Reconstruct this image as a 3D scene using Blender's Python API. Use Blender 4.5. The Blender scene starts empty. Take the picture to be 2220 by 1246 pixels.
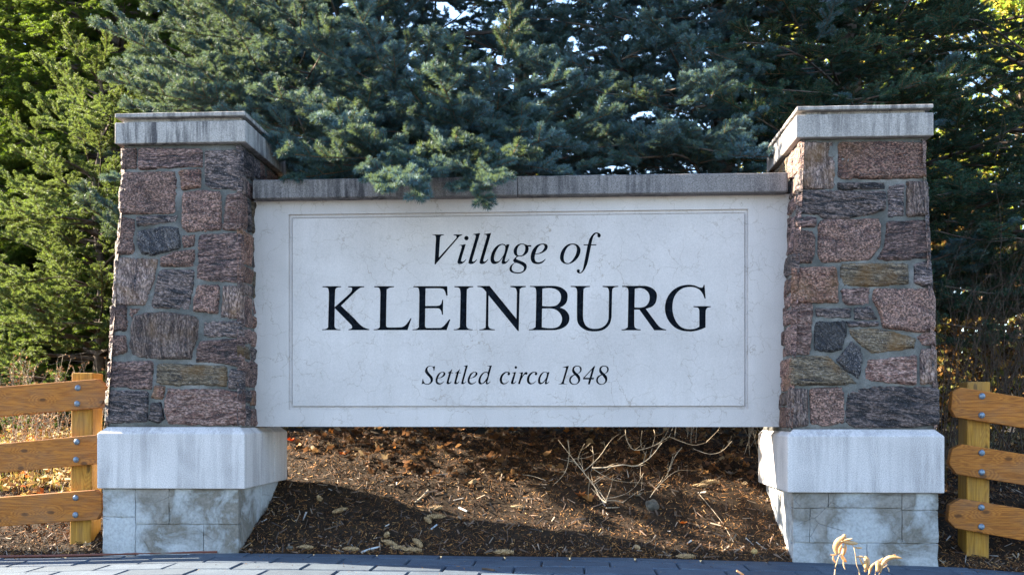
import bpy, bmesh, math, random
import numpy as np
from mathutils import Vector, Matrix, noise as mnoise
from mathutils.geometry import delaunay_2d_cdt
R = math.radians
rnd = random.Random(7)
SC = bpy.context.scene
COL = SC.collection

# ------------------------------------------------------------------ camera
YAW, FPX, HOR, EYE = R(3.33), 2150.0, 902.0, 0.62
cam_d = bpy.data.cameras.new('camera')
cam = bpy.data.objects.new('camera', cam_d); COL.objects.link(cam)
cam.location = (0, 0, EYE); cam.rotation_euler = (R(90), 0, YAW)
cam_d.sensor_width = 36; cam_d.lens = 36 * FPX / 2220
cam_d.shift_y = (HOR - 623) / 2220
cam_d.clip_end = 500; cam_d.clip_start = 0.05
cam_d.dof.use_dof = True; cam_d.dof.focus_distance = 4.6; cam_d.dof.aperture_fstop = 11
SC.camera = cam

# ------------------------------------------------------------------ light
SUN = Vector((-0.850, 0.222, 0.48)).normalized()
elev = math.asin(SUN.z)
w = bpy.data.worlds.new('World'); SC.world = w; w.use_nodes = True
wn = w.node_tree.nodes; wl = w.node_tree.links
sky = wn.new('ShaderNodeTexSky'); sky.sky_type = 'NISHITA'; sky.sun_disc = False
sky.sun_elevation = elev; sky.sun_rotation = math.atan2(SUN.x, SUN.y)
sky.air_density = 1.0; sky.dust_density = 0.6; sky.ozone_density = 2.0
bg = wn['Background']; bg.inputs['Strength'].default_value = 0.085
wl.new(sky.outputs[0], bg.inputs['Color'])
sd = bpy.data.lights.new('sun', 'SUN'); so = bpy.data.objects.new('sun', sd); COL.objects.link(so)
sd.energy = 5.0; sd.angle = R(0.53); sd.color = (1.0, 0.89, 0.70)
so.rotation_euler = SUN.to_track_quat('Z', 'Y').to_euler()
vs = SC.view_settings
vs.view_transform = 'Standard'; vs.look = 'None'; vs.gamma = 1; vs.use_curve_mapping = False
vs.exposure = 3.1

# ------------------------------------------------------------------ projection helpers
CY, SY = math.cos(YAW), math.sin(YAW)
def P(px, py, Y):
    """world point at distance plane Y that the photo shows at px, py"""
    t = (px - 1110) / FPX
    X = Y * (t * CY - SY) / (CY + t * SY)
    d = -X * SY + Y * CY
    return Vector((X, Y, EYE - (py - HOR) * d / FPX))
def lerp(a, b, t): return a + (b - a) * t
def prof(x, pts):
    if x <= pts[0][0]: return pts[0][1]
    for (x0, y0), (x1, y1) in zip(pts, pts[1:]):
        if x <= x1:
            t = (x - x0) / (x1 - x0); t = t * t * (3 - 2 * t) * 0.4 + t * 0.6
            return y0 + (y1 - y0) * t
    return pts[-1][1]
EDGE = [(-9, -.22), (-4, -.09), (-2.6, -.031), (-1.5, 0), (.2, -.006), (.8, -.016), (1.6, -.032), (2.0, -.058), (3.5, -.13), (9, -.3)]
RISE = [(4.42, -.004), (4.75, .12), (5.08, .285), (5.5, .40), (6.0, .50), (6.8, .535), (9, .55), (14, .6), (40, .9)]
def ez(X): return prof(X, EDGE)
def gz(X, Y):
    """height of the planted ground"""
    z = ez(X) + prof(Y, RISE)
    if Y > 4.43:
        k = min(1, (Y - 4.43) / .3)
        z += k * (.035 * mnoise.noise(Vector((X * 1.3, Y * 1.3, 3))) + .020 * mnoise.noise(Vector((X * 6, Y * 6, 9))))
    return z
def G(px, py):
    """where the ground meets the ray through px, py"""
    Y = 3.0
    while Y < 12:
        p = P(px, py, Y)
        g = gz(p.x, Y) if Y > 4.42 else ez(p.x)
        if p.z <= g: break
        Y += .01
    p.z = g
    return p

# ------------------------------------------------------------------ object helpers
def tag(o, label=None, cat=None, group=None, kind=None):
    if label: o['label'] = label
    if cat: o['category'] = cat
    if group: o['group'] = group
    if kind: o['kind'] = kind
    return o
def thing(name, label, cat, loc, group=None):
    o = bpy.data.objects.new(name, None); COL.objects.link(o); o.location = loc; o.empty_display_size = .1
    return tag(o, label, cat, group)
def wloc(o):
    v = Vector((0, 0, 0))
    while o: v += o.location; o = o.parent
    return v
def mesh(name, verts, faces, mats=None, smooth=False):
    m = bpy.data.meshes.new(name); m.from_pydata([tuple(v) for v in verts], [], faces)
    if mats is not None:
        for x in (mats if isinstance(mats, list) else [mats]): m.materials.append(x)
    if smooth: m.shade_smooth()
    m.update(); return m
def obj(name, verts, faces, mat, parent=None, smooth=False, kind=None, base=None):
    """verts in world space; the object's origin is its parent's (or base)"""
    off = wloc(parent) if parent else (base if base is not None else Vector((0, 0, 0)))
    m = mesh(name, [Vector(v) - off for v in verts], faces, mat, smooth)
    o = bpy.data.objects.new(name, m); COL.objects.link(o)
    if parent: o.parent = parent
    elif base is not None: o.location = base
    if kind: o['kind'] = kind
    return o
class MB:
    def __init__(s): s.v = []; s.f = []
    def add(s, vs, fs):
        n = len(s.v); s.v += [Vector(v) for v in vs]; s.f += [tuple(i + n for i in f) for f in fs]
    def box(s, a, b):
        x0, y0, z0 = a; x1, y1, z1 = b
        s.add([(x0,y0,z0),(x1,y0,z0),(x1,y1,z0),(x0,y1,z0),(x0,y0,z1),(x1,y0,z1),(x1,y1,z1),(x0,y1,z1)],
              [(0,3,2,1),(4,5,6,7),(0,1,5,4),(1,2,6,5),(2,3,7,6),(3,0,4,7)])
    def tube(s, pts, rads, n=5, cap=True):
        pts = [Vector(p) for p in pts]
        if not hasattr(rads, '__len__'): rads = [rads] * len(pts)
        vs, fs = [], []
        up = Vector((0.13, 0.21, 0.97))
        for i, p in enumerate(pts):
            t = (pts[min(i + 1, len(pts) - 1)] - pts[max(i - 1, 0)])
            if t.length < 1e-9: t = Vector((0, 0, 1))
            t.normalize()
            a = t.cross(up)
            if a.length < .05: a = t.cross(Vector((1, 0, 0)))
            a.normalize(); b = t.cross(a)
            for k in range(n):
                th = 2 * math.pi * k / n
                vs.append(p + (a * math.cos(th) + b * math.sin(th)) * rads[i])
        for i in range(len(pts) - 1):
            for k in range(n):
                k2 = (k + 1) % n
                fs.append((i * n + k, i * n + k2, (i + 1) * n + k2, (i + 1) * n + k))
        if cap:
            fs.append(tuple(range(n))); fs.append(tuple(reversed(range((len(pts) - 1) * n, len(pts) * n))))
        s.add(vs, fs)
    def build(s, name, mat, parent=None, smooth=False, kind=None, base=None):
        return obj(name, s.v, s.f, mat, parent, smooth, kind, base)
def bevel(o, wdt, seg=2):
    m = o.modifiers.new('bevel', 'BEVEL'); m.width = wdt; m.segments = seg; m.limit_method = 'ANGLE'; m.angle_limit = R(35)
    return o
def rough_box(name, a, b, mat, parent, cell=.02, amp=.0015, bev=.004, seed=0, sc=9):
    """box with a softly uneven skin and worn edges"""
    bm = bmesh.new()
    a, b = Vector(a), Vector(b); d = b - a
    bmesh.ops.create_cube(bm, size=1)
    for v in bm.verts: v.co = Vector((a.x + (v.co.x + .5) * d.x, a.y + (v.co.y + .5) * d.y, a.z + (v.co.z + .5) * d.z))
    bmesh.ops.bevel(bm, geom=bm.edges[:], offset=bev, segments=1, affect='EDGES')
    for ax in range(3):
        n = max(1, int(d[ax] / cell))
        for i in range(1, n):
            co = Vector(a); co[ax] = a[ax] + d[ax] * i / n
            no = Vector((0, 0, 0)); no[ax] = 1
            bmesh.ops.bisect_plane(bm, geom=bm.verts[:] + bm.edges[:] + bm.faces[:], plane_co=co, plane_no=no)
    bm.normal_update()
    for v in bm.verts:
        q = v.co * sc + Vector((seed * 3.1, seed, 0))
        k = amp * (mnoise.noise(q) + .5 * mnoise.noise(q * 2.7))
        onedge = sum(1 for i in range(3) if v.co[i] < a[i] + bev * 1.3 or v.co[i] > b[i] - bev * 1.3) >= 2
        if onedge: k -= abs(mnoise.noise(v.co * 31 + Vector((seed, 0, 0)))) * amp * 1.6
        v.co += v.normal * k
    off = wloc(parent)
    for v in bm.verts: v.co -= off
    m = bpy.data.meshes.new(name); bm.to_mesh(m); bm.free(); m.materials.append(mat); m.shade_smooth()
    try: m.set_sharp_from_angle(angle=R(30))
    except Exception: pass
    o = bpy.data.objects.new(name, m); COL.objects.link(o); o.parent = parent
    return o

# ------------------------------------------------------------------ materials
class Mat:
    def __init__(s, name, rough=.85, spec=.3):
        s.m = bpy.data.materials.new(name); s.m.use_nodes = True
        s.n = s.m.node_tree.nodes; s.l = s.m.node_tree.links
        s.b = s.n['Principled BSDF']; s.b.inputs['Roughness'].default_value = rough
        s.b.inputs['Specular IOR Level'].default_value = spec
        s.tc = s.n.new('ShaderNodeTexCoord').outputs['Object']
    def node(s, t, **kw):
        n = s.n.new(t)
        for k, v in kw.items():
            if k.startswith('_'): n.inputs[k[1:]].default_value = v
            else: setattr(n, k, v)
        return n
    def map(s, vec=None, scale=(1, 1, 1), rot=(0, 0, 0), rand=0.):
        vec = vec or s.tc
        if rand:
            oi = s.node('ShaderNodeObjectInfo')
            m1 = s.node('ShaderNodeVectorMath', operation='SCALE'); 
            cx = s.node('ShaderNodeCombineXYZ'); s.l.new(oi.outputs['Random'], cx.inputs[0]); s.l.new(oi.outputs['Random'], cx.inputs[2])
            s.l.new(cx.outputs[0], m1.inputs[0]); m1.inputs['Scale'].default_value = rand
            ad = s.node('ShaderNodeVectorMath', operation='ADD'); s.l.new(vec, ad.inputs[0]); s.l.new(m1.outputs[0], ad.inputs[1]); vec = ad.outputs[0]
        mp = s.node('ShaderNodeMapping'); mp.inputs['Scale'].default_value = scale; mp.inputs['Rotation'].default_value = rot
        s.l.new(vec, mp.inputs['Vector']); return mp.outputs[0]
    def noise(s, vec, scale, detail=4, rough=.6, dist=0.):
        n = s.node('ShaderNodeTexNoise', _Scale=scale, _Detail=detail, _Roughness=rough, _Distortion=dist)
        s.l.new(vec, n.inputs['Vector']); return n.outputs['Fac']
    def voro(s, vec, scale, feature='DISTANCE_TO_EDGE', out='Distance', rand=1, dim='3D'):
        n = s.node('ShaderNodeTexVoronoi', feature=feature, voronoi_dimensions=dim); n.inputs['Scale'].default_value = scale
        n.inputs['Randomness'].default_value = rand
        s.l.new(vec, n.inputs['Vector']); return n.outputs[out]
    def ramp(s, fac, stops, interp='LINEAR'):
        n = s.node('ShaderNodeValToRGB'); cr = n.color_ramp; cr.interpolation = interp
        while len(cr.elements) > 1: cr.elements.remove(cr.elements[0])
        cr.elements[0].position = stops[0][0]
        def c4(c): return (c, c, c, 1) if not hasattr(c, '__len__') else (*c, 1)
        cr.elements[0].color = c4(stops[0][1])
        for p, c in stops[1:]:
            e = cr.elements.new(p); e.color = c4(c)
        s.l.new(fac, n.inputs[0]); return n.outputs[0]
    def mix(s, fac, a, b, mode='MIX'):
        n = s.node('ShaderNodeMix', data_type='RGBA', blend_type=mode)
        for k, v in (('Factor', fac), ('A', a), ('B', b)):
            sock = [i for i in n.inputs if i.name == k and (i.type == ('VALUE' if k == 'Factor' else 'RGBA'))][0]
            if isinstance(v, (int, float)) and k == 'Factor': sock.default_value = v
            elif hasattr(v, '__len__'): sock.default_value = (*v, 1)
            else: s.l.new(v, sock)
        return [o for o in n.outputs if o.type == 'RGBA'][0]
    def math(s, op, a, b=0., clamp=False):
        n = s.node('ShaderNodeMath', operation=op, use_clamp=clamp)
        for i, v in enumerate((a, b)):
            if isinstance(v, (int, float)): n.inputs[i].default_value = v
            else: s.l.new(v, n.inputs[i])
        return n.outputs[0]
    def col(s, c):
        if hasattr(c, '__len__'): s.b.inputs['Base Color'].default_value = (*c, 1)
        else: s.l.new(c, s.b.inputs['Base Color'])
    def bump(s, h, strength=.5, dist=.01):
        n = s.node('ShaderNodeBump', _Strength=strength, _Distance=dist); s.l.new(h, n.inputs['Height'])
        s.l.new(n.outputs[0], s.b.inputs['Normal'])

def stone_mat(name, cols, bands, scale=(1, 1, 1), rot=(0, 0, 0), speck=.5, rust=0.):
    m = Mat(name, .72, .35)
    v = m.map(scale=(1, 1, 1), rand=11.7)
    vr = m.map(v, rot=rot); vb = m.map(vr, scale=scale)
    band = m.noise(vb, bands, 5, .62, .9)
    c = m.ramp(band, [(.32, cols[0]), (.44, cols[1]), (.53, cols[2]), (.62, cols[1]), (.72, cols[0])])
    grain = m.noise(m.map(vr, scale=tuple(.35 + .65 * k / max(scale) for k in scale)), 150, 2, .6)
    g = m.ramp(grain, [(.38, .12), (.50, .8), (.62, 2.3)])
    c = m.mix(speck, c, g, 'MULTIPLY')
    fl = m.ramp(m.noise(v, 260, 1, .5), [(.64, 0.), (.72, 1.)])
    c = m.mix(m.math('MULTIPLY', fl, .6), c, (.75, .62, .58))
    if rust:
        rf = m.ramp(m.noise(v, 6, 3, .6), [(.5, 0.), (.66, rust)])
        c = m.mix(rf, c, (.30, .15, .045))
    oi = m.node('ShaderNodeObjectInfo')
    hs = m.node('ShaderNodeHueSaturation'); m.l.new(c, hs.inputs['Color'])
    m.l.new(m.math('ADD', m.math('MULTIPLY', oi.outputs['Random'], .36), .34), hs.inputs['Value'])
    m.col(hs.outputs[0])
    m.bump(m.math('ADD', m.math('MULTIPLY', band, 1.6), m.math('MULTIPLY', grain, .6)), 1., .016)
    return m.m
DK = (.026, .025, .030); DP = (.085, .044, .042); MP = (.24, .12, .095); LP = (.44, .27, .22); GY = (.12, .11, .12); OL = (.16, .115, .07)
STONE = {
 'P': stone_mat('pink_granite', [DP, (.19, .105, .085), (.33, .19, .15)], 9, (1, 1, 1.6), speck=.75),
 'L': stone_mat('light_pink_gneiss', [DP, MP, (.44, .28, .235)], 9, (1, 1, 3.5), speck=.6),
 'M': stone_mat('banded_purple_gneiss', [DK, (.15, .085, .080), (.36, .22, .185)], 6, (1, 1, 7), (0, R(5), 0), speck=.7),
 'D': stone_mat('dark_gneiss', [(.016, .016, .021), (.055, .046, .052), (.28, .20, .18)], 6, (1.2, 1.2, 6), (0, R(-8), 0), speck=.65),
 'V': stone_mat('upright_banded_gneiss', [DK, (.16, .10, .09), (.38, .27, .23)], 7, (6, 6, .9), (0, R(4), 0), speck=.6, rust=.5),
 'R': stone_mat('rusty_red_granite', [(.09, .042, .036), (.21, .10, .075), (.34, .19, .14)], 11, (1, 1, 2), speck=.75, rust=.35),
 'G': stone_mat('olive_banded_gneiss', [DK, OL, (.26, .20, .14)], 5, (1, 1, 9), (0, R(-3), 0), speck=.55, rust=.6),
 'B': stone_mat('black_schist', [(.012, .013, .018), (.035, .035, .045), (.10, .09, .09)], 8, (3, 3, 1), (0, R(30), 0), speck=.6),
}
def concrete(name, base, stain, st_amt=.5, streak=18, blot=3, speck=.25, bump=.25, cracks=0., crackscale=5, z0=None):
    m = Mat(name, .9, .2)
    v = m.map(rand=3.3)
    c = m.mix(m.ramp(m.noise(v, blot, 5, .6), [(.35, 0.), (.65, 1.)]), base, tuple(k * .82 for k in base))
    s1 = m.noise(m.map(v, scale=(1, 1, .07)), streak, 5, .7)
    s2 = m.noise(v, 2.5, 3, .6)
    sf = m.math('MULTIPLY', m.ramp(s1, [(.44, 0.), (.57, 1.)]), m.ramp(s2, [(.35, .15), (.65, 1.)]))
    c = m.mix(m.math('MULTIPLY', sf, st_amt), c, stain)
    sp = m.noise(v, 240, 2, .7)
    c = m.mix(speck, c, m.ramp(sp, [(.35, .45), (.5, 1.), (.68, 1.5)]), 'MULTIPLY')
    pit = m.ramp(m.voro(v, 38, 'F1'), [(.045, 1.), (.07, 0.)])
    pit = m.math('MULTIPLY', pit, m.ramp(m.noise(v, 9, 2), [(.52, 0.), (.58, 1.)]))
    c = m.mix(m.math('MULTIPLY', pit, .6), c, tuple(k * .25 for k in base))
    h = m.math('SUBTRACT', m.math('MULTIPLY', sp, .25), m.math('MULTIPLY', pit, .8))
    if cracks:
        # hairline crazing
        dn = m.node('ShaderNodeTexNoise', _Scale=crackscale * 1.6, _Detail=4); m.l.new(v, dn.inputs['Vector'])
        dv = m.node('ShaderNodeVectorMath', operation='MULTIPLY_ADD'); m.l.new(dn.outputs['Color'], dv.inputs[0]); dv.inputs[1].default_value = (.14,) * 3; m.l.new(v, dv.inputs[2])
        e = m.voro(dv.outputs[0], crackscale)
        line = m.ramp(e, [(0., 1.), (.010, .5), (.020, 0.)])
        msk = m.ramp(m.noise(v, crackscale * .55, 3, .6), [(.38, .05), (.62, 1.)])
        cf = m.math('MULTIPLY', line, msk)
        c = m.mix(m.math('MULTIPLY', cf, cracks), c, (.20, .15, .10))
        nick = m.math('MULTIPLY', m.ramp(m.voro(m.map(v, scale=(1, 1, .8)), 11, 'F1'), [(.05, 1.), (.10, 0.)]), m.ramp(m.noise(v, 14, 2), [(.53, 0.), (.6, 1.)]))
        c = m.mix(m.math('MULTIPLY', nick, .4), c, (.24, .18, .12))
        h = m.math('SUBTRACT', h, m.math('MULTIPLY', cf, 1.2))
    m.col(c); m.bump(h, bump, .004)
    return m.m
M_CAP = concrete('weathered_cap_concrete', (.36, .33, .31), (.06, .056, .06), .95, 34, 4, .55, .5)
M_COPE = concrete('stained_coping_concrete', (.20, .18, .175), (.028, .026, .03), 1., 26, 3, .75, .6)
M_BASE = concrete('cast_base_stone', (.55, .51, .50), (.20, .185, .185), .55, 15, 2.2, .5, .45)
M_PANEL = concrete('cast_sign_stone', (.56, .505, .485), (.40, .36, .33), .25, 13, 2, .16, .12, .55, 9)
M_FOOT = None
def foot_mat():
    m = Mat('patched_footing_concrete', .92, .15)
    v = m.tc
    a = m.ramp(m.noise(v, 5.5, 5, .62, .6), [(.38, (.36, .36, .36)), (.47, (.25, .25, .245)), (.54, (.15, .135, .115)), (.66, (.24, .22, .20))])
    c = m.mix(m.ramp(m.noise(v, 3, 4), [(.38, .1), (.55, 1.)]), (.37, .375, .38), a)
    s = m.noise(v, 90, 3, .7)
    c = m.mix(.4, c, m.ramp(s, [(.35, .6), (.5, 1.), (.7, 1.35)]), 'MULTIPLY')
    cr = m.ramp(m.voro(m.map(v, scale=(1, 1, 1.3)), 6), [(0., 1.), (.018, 0.)])
    cr = m.math('MULTIPLY', cr, m.ramp(m.noise(v, 5, 3), [(.5, 0.), (.62, 1.)]))
    c = m.mix(m.math('MULTIPLY', cr, .4), c, (.10, .095, .09))
    m.col(c); m.bump(m.math('ADD', m.noise(v, 22, 5, .7), m.math('MULTIPLY', cr, -.7)), .55, .008)
    return m.m
M_FOOT = foot_mat()
def mortar_mat():
    m = Mat('grey_mortar', .95, .1); v = m.tc
    c = m.ramp(m.noise(v, 9, 5, .65), [(.35, (.08, .08, .075)), (.55, (.135, .132, .125)), (.7, (.21, .20, .19))])
    c = m.mix(.35, c, m.ramp(m.noise(v, 210, 2), [(.35, .6), (.65, 1.4)]), 'MULTIPLY')
    m.col(c); m.bump(m.noise(v, 60, 4, .7), .6, .006); return m.m
M_MORTAR = mortar_mat()
def letter_mat():
    m = Mat('black_letter_paint', .8, .06); v = m.tc
    c = m.ramp(m.noise(v, 30, 4, .6), [(.35, (.002, .003, .005)), (.6, (.004, .006, .010)), (.75, (.012, .018, .028))])
    e = m.ramp(m.voro(m.map(v, scale=(1, 1, 1.2)), 14), [(0., .6), (.02, 0.)])
    c = m.mix(m.math('MULTIPLY', e, .25), c, (.09, .11, .14)); m.col(c); m.bump(m.noise(v, 50, 3), .25, .004); return m.m
M_LETTER = letter_mat()
def wood_mat(name, c0, c1, c2, axis='X', knots=True):
    m = Mat(name, .7, .3); v = m.map(rand=5.3)
    # long grain: rings of a stretched field
    sc = {'X': (.10, 1, 1), 'Z': (1, 1, .07)}[axis]
    kn = m.voro(m.map(v, scale={'X': (4.2, 1, 8.5), 'Z': (8.5, 1, 3.)}[axis], rot=(R(90), 0, 0)), 1.0, 'F1', dim='2D')
    bend = m.ramp(kn, [(0., 1.), (.30, 0.)])
    g = m.math('ADD', m.noise(m.map(v, scale=sc), 16, 3, .5, .4), m.math('MULTIPLY', bend, .28))
    rings = m.math('FRACT', m.math('MULTIPLY', g, 15))
    c = m.ramp(rings, [(0., c0), (.45, c1), (.8, c2), (1., c0)])
    c = m.mix(.5, c, m.ramp(m.noise(m.map(v, scale=tuple(k * 1.0 for k in sc)), 130, 3), [(.3, .55), (.6, 1.25)]), 'MULTIPLY')
    if knots:
        kk = m.ramp(kn, [(.055, 1.), (.085, 0.)]); c = m.mix(m.math('MULTIPLY', kk, .8), c, tuple(k * .28 for k in c0))
    c = m.mix(m.ramp(m.noise(m.map(v, scale=(.5, 1, 1) if axis == 'X' else (1, 1, .5)), 7, 5, .7), [(.45, 0.), (.75, .55)]), c, (.15, .10, .065))
    # incising marks of pressure treated timber
    br = m.node('ShaderNodeTexBrick'); br.inputs['Scale'].default_value = 1; br.inputs['Brick Width'].default_value = .018; br.inputs['Row Height'].default_value = .0085
    br.inputs['Mortar Size'].default_value = .0022; br.inputs['Mortar Smooth'].default_value = .4
    sw = m.map(v, rot=(R(90), 0, 0) if axis == 'X' else (R(90), R(90), 0)); m.l.new(sw, br.inputs['Vector'])
    c = m.mix(m.math('MULTIPLY', br.outputs['Fac'], .12 if axis == 'X' else .04), c, tuple(k * .4 for k in c0))
    m.col(c); m.bump(m.math('ADD', m.math('MULTIPLY', rings, .5), m.noise(m.map(v, scale=sc), 130, 3)), .35, .002); return m.m
M_RAIL = wood_mat('brown_treated_timber', (.23, .072, .008), (.38, .135, .018), (.30, .098, .012), 'X')
M_POST = wood_mat('pale_treated_timber', (.27, .125, .012), (.38, .195, .028), (.32, .15, .018), 'Z')
def simple(name, c, rough=.8, spec=.3, metal=0., var=None):
    m = Mat(name, rough, spec); m.b.inputs['Metallic'].default_value = metal
    if var: m.col(m.ramp(m.noise(m.map(rand=3), var, 4), [(.35, tuple(k * .6 for k in c)), (.65, tuple(min(1, k * 1.3) for k in c))]))
    else: m.col(c)
    return m.m
M_BOLT = simple('galvanised_steel', (.16, .20, .25), .5, .5, .55, 90)
def paver_mat():
    m = Mat('grey_concrete_paver', .85, .25); v = m.map(rand=4)
    oi = m.node('ShaderNodeObjectInfo')
    c = m.ramp(m.noise(v, 8, 4), [(.3, (.040, .054, .078)), (.7, (.060, .080, .105))])
    c = m.mix(.75, c, m.ramp(m.noise(v, 330, 2, .8), [(.35, .45), (.5, 1.), (.66, 1.8)]), 'MULTIPLY')
    hs = m.node('ShaderNodeHueSaturation'); m.l.new(c, hs.inputs['Color']); m.l.new(m.math('ADD', m.math('MULTIPLY', oi.outputs['Random'], .3), .86), hs.inputs['Value'])
    m.col(hs.outputs[0]); m.bump(m.noise(v, 330, 3, .8), .5, .003); return m.m
M_PAVER = paver_mat()
M_SAND = simple('joint_sand', (.05, .047, .043), .95, .1, 0, 40)
M_SOIL = simple('dark_soil', (.030, .020, .013), .95, .1, 0, 12)
M_ASPH = simple('asphalt', (.06, .06, .062), .9, .2, 0, 60)
def attr_mat(name, rough=.8, trans=0., tcol=None, spec=.2):
    m = Mat(name, rough, spec)
    at = m.node('ShaderNodeAttribute', attribute_name='Col'); m.col(at.outputs['Color'])
    if trans:
        tr = m.node('ShaderNodeBsdfTranslucent')
        if tcol: tr.inputs[0].default_value = (*tcol, 1)
        else: m.l.new(at.outputs['Color'], tr.inputs[0])
        mx = m.node('ShaderNodeMixShader', _Fac=trans); m.l.new(m.b.outputs[0], mx.inputs[1]); m.l.new(tr.outputs[0], mx.inputs[2])
        m.l.new(mx.outputs[0], m.n['Material Output'].inputs['Surface'])
    return m.m
M_CHIP = attr_mat('wood_chips')
M_LEAF = attr_mat('dry_leaves', .75, .25)
M_GRASS = attr_mat('grass_blades', .6, .35)
M_TWIG = simple('grey_brown_twig', (.36, .29, .21), .8, .2, 0, 30)
M_DTWIG = simple('dark_brown_twig', (.06, .042, .032), .85, .2, 0, 30)
M_BARK = simple('spruce_bark', (.10, .075, .06), .9, .1, 0, 25)
def set_col(m, cols_per_vert):
    a = m.attributes.new('Col', 'FLOAT_COLOR', 'POINT')
    arr = np.ones((len(m.vertices), 4), dtype=np.float32); arr[:, :3] = cols_per_vert
    a.data.foreach_set('color', arr.ravel())
def np_mesh(name, V, F, cols, mat):
    """fast mesh from arrays; F is (n,3) or (n,4)"""
    m = bpy.data.meshes.new(name); k = F.shape[1]
    m.vertices.add(len(V)); m.vertices.foreach_set('co', V.astype(np.float32).ravel())
    m.loops.add(F.size); m.loops.foreach_set('vertex_index', F.astype(np.int32).ravel())
    m.polygons.add(len(F)); m.polygons.foreach_set('loop_start', np.arange(0, F.size, k, dtype=np.int32))
    m.update(calc_edges=True); m.materials.append(mat)
    if cols is not None: set_col(m, cols)
    return m

# ================================================================== GROUND, PAVING
def grid(name, xs, ys, zf, mat, kind='structure'):
    V = [(x, y, zf(x, y)) for y in ys for x in xs]; n = len(xs)
    F = [(j * n + i, j * n + i + 1, (j + 1) * n + i + 1, (j + 1) * n + i) for j in range(len(ys) - 1) for i in range(n - 1)]
    return obj(name, V, F, mat, smooth=True, kind=kind)
def fr(a, b, n): return [a + (b - a) * i / n for i in range(n + 1)]
xs = fr(-90, -8, 14)[:-1] + fr(-8, 8, 150) + fr(8, 90, 14)[1:]
grid('planting_bed', xs, fr(4.425, 7.5, 60) + fr(7.5, 16, 25)[1:] + fr(16, 160, 16)[1:], gz, M_SOIL)
grid('road', fr(-90, 90, 60), [-60, -20, -5, 0, 2.2], lambda x, y: prof(x, EDGE) - .03, M_ASPH)
PAVE = thing('paving', None, None, (0, 4.42, 0)); PAVE['kind'] = 'structure'
V, F = [], []
pxs = fr(-6, 6, 60)
for j, y in enumerate((2.2, 4.424)): V += [(x, y, ez(x) - .012) for x in pxs]
n = len(pxs); F = [(i, i + 1, n + i + 1, n + i) for i in range(n - 1)]
F += []
obj('joint_sand', V, F, M_SAND, PAVE)
PL, PW = .288, .172
def paver_mesh(L, W, seed):
    r = random.Random(seed)
    b = .006; j = lambda: r.uniform(-.0012, .0012)
    x, y = L / 2, W / 2
    top = [(-x + b, -y + b, j()), (x - b, -y + b, j()), (x - b, y - b, j()), (-x + b, y - b, j())]
    mid = [(-x, -y, -.006), (x, -y, -.006), (x, y, -.006), (-x, y, -.006)]
    bot = [(-x, -y, -.05), (x, -y, -.05), (x, y, -.05), (-x, y, -.05)]
    f = [(0, 1, 2, 3)] + [(4 + i, 4 + (i + 1) % 4, (i + 1) % 4, i) for i in range(4)] + [(8 + i, 8 + (i + 1) % 4, 4 + (i + 1) % 4, 4 + i) for i in range(4)]
    return mesh('paver', top + mid + bot, f, M_PAVER)
pm_full = [paver_mesh(PL - .005, PW - .005, s) for s in range(5)]
pm_edge = [paver_mesh(PL - .005, .115 - .005, 50 + s) for s in range(4)]
yrow = 4.424
row = 0
while yrow > 2.3:
    wv = .115 if row == 0 else PW
    x = -3.6 + [0, .17, .06, .22, .11][row % 5]
    while x < 3.6:
        m = rnd.choice(pm_edge if row == 0 else pm_full)
        o = bpy.data.objects.new('paver', m); COL.objects.link(o); o.parent = PAVE
        sl = (ez(x + .1) - ez(x - .1)) / .2
        o.location = (x, yrow - wv / 2 - 4.42, ez(x) + rnd.uniform(-.0015, .0015))
        o.rotation_euler = (R(rnd.uniform(-.25, .25)), -math.atan(sl) + R(rnd.uniform(-.2, .2)), R(rnd.uniform(-.3, .3)))
        x += PL
    yrow -= wv; row += 1
# thin brown edging strip along the left of the paving
mb = MB(); mb.tube([(x, 4.428 + .002 * math.sin(x * 9), ez(x) + .006) for x in fr(-4.2, -1.60, 24)], .006, 6)
tag(mb.build('edging_strip', simple('brown_plastic', (.14, .05, .035), .6), base=Vector((-3, 4.428, 0))), 'thin reddish brown edging strip along the paving left of the pillar', 'edging')

# ================================================================== PILLARS
def poly_smooth(pts, it=1):
    for _ in range(it):
        q = []
        for i in range(len(pts)):
            a, b = pts[i], pts[(i + 1) % len(pts)]
            q.append((a[0] * .93 + b[0] * .07, a[1] * .93 + b[1] * .07)); q.append((a[0] * .07 + b[0] * .93, a[1] * .07 + b[1] * .93))
        pts = q
    return pts
def inside(P2, poly):
    x, y = P2[:, 0], P2[:, 1]; c = np.zeros(len(P2), bool)
    n = len(poly)
    for i in range(n):
        x0, y0 = poly[i]; x1, y1 = poly[(i + 1) % n]
        if y0 == y1: continue
        k = ((y0 > y) != (y1 > y)) & (x < (x1 - x0) * (y - y0) / (y1 - y0) + x0)
        c ^= k
    return c
def dist_poly(P2, poly):
    d = np.full(len(P2), 1e9); n = len(poly)
    for i in range(n):
        a = np.array(poly[i]); b = np.array(poly[(i + 1) % n]); ab = b - a
        t = np.clip(((P2 - a) @ ab) / max(1e-12, ab @ ab), 0, 1)
        d = np.minimum(d, np.linalg.norm(P2 - (a + t[:, None] * ab), axis=1))
    return d
GROW = .0100
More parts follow.
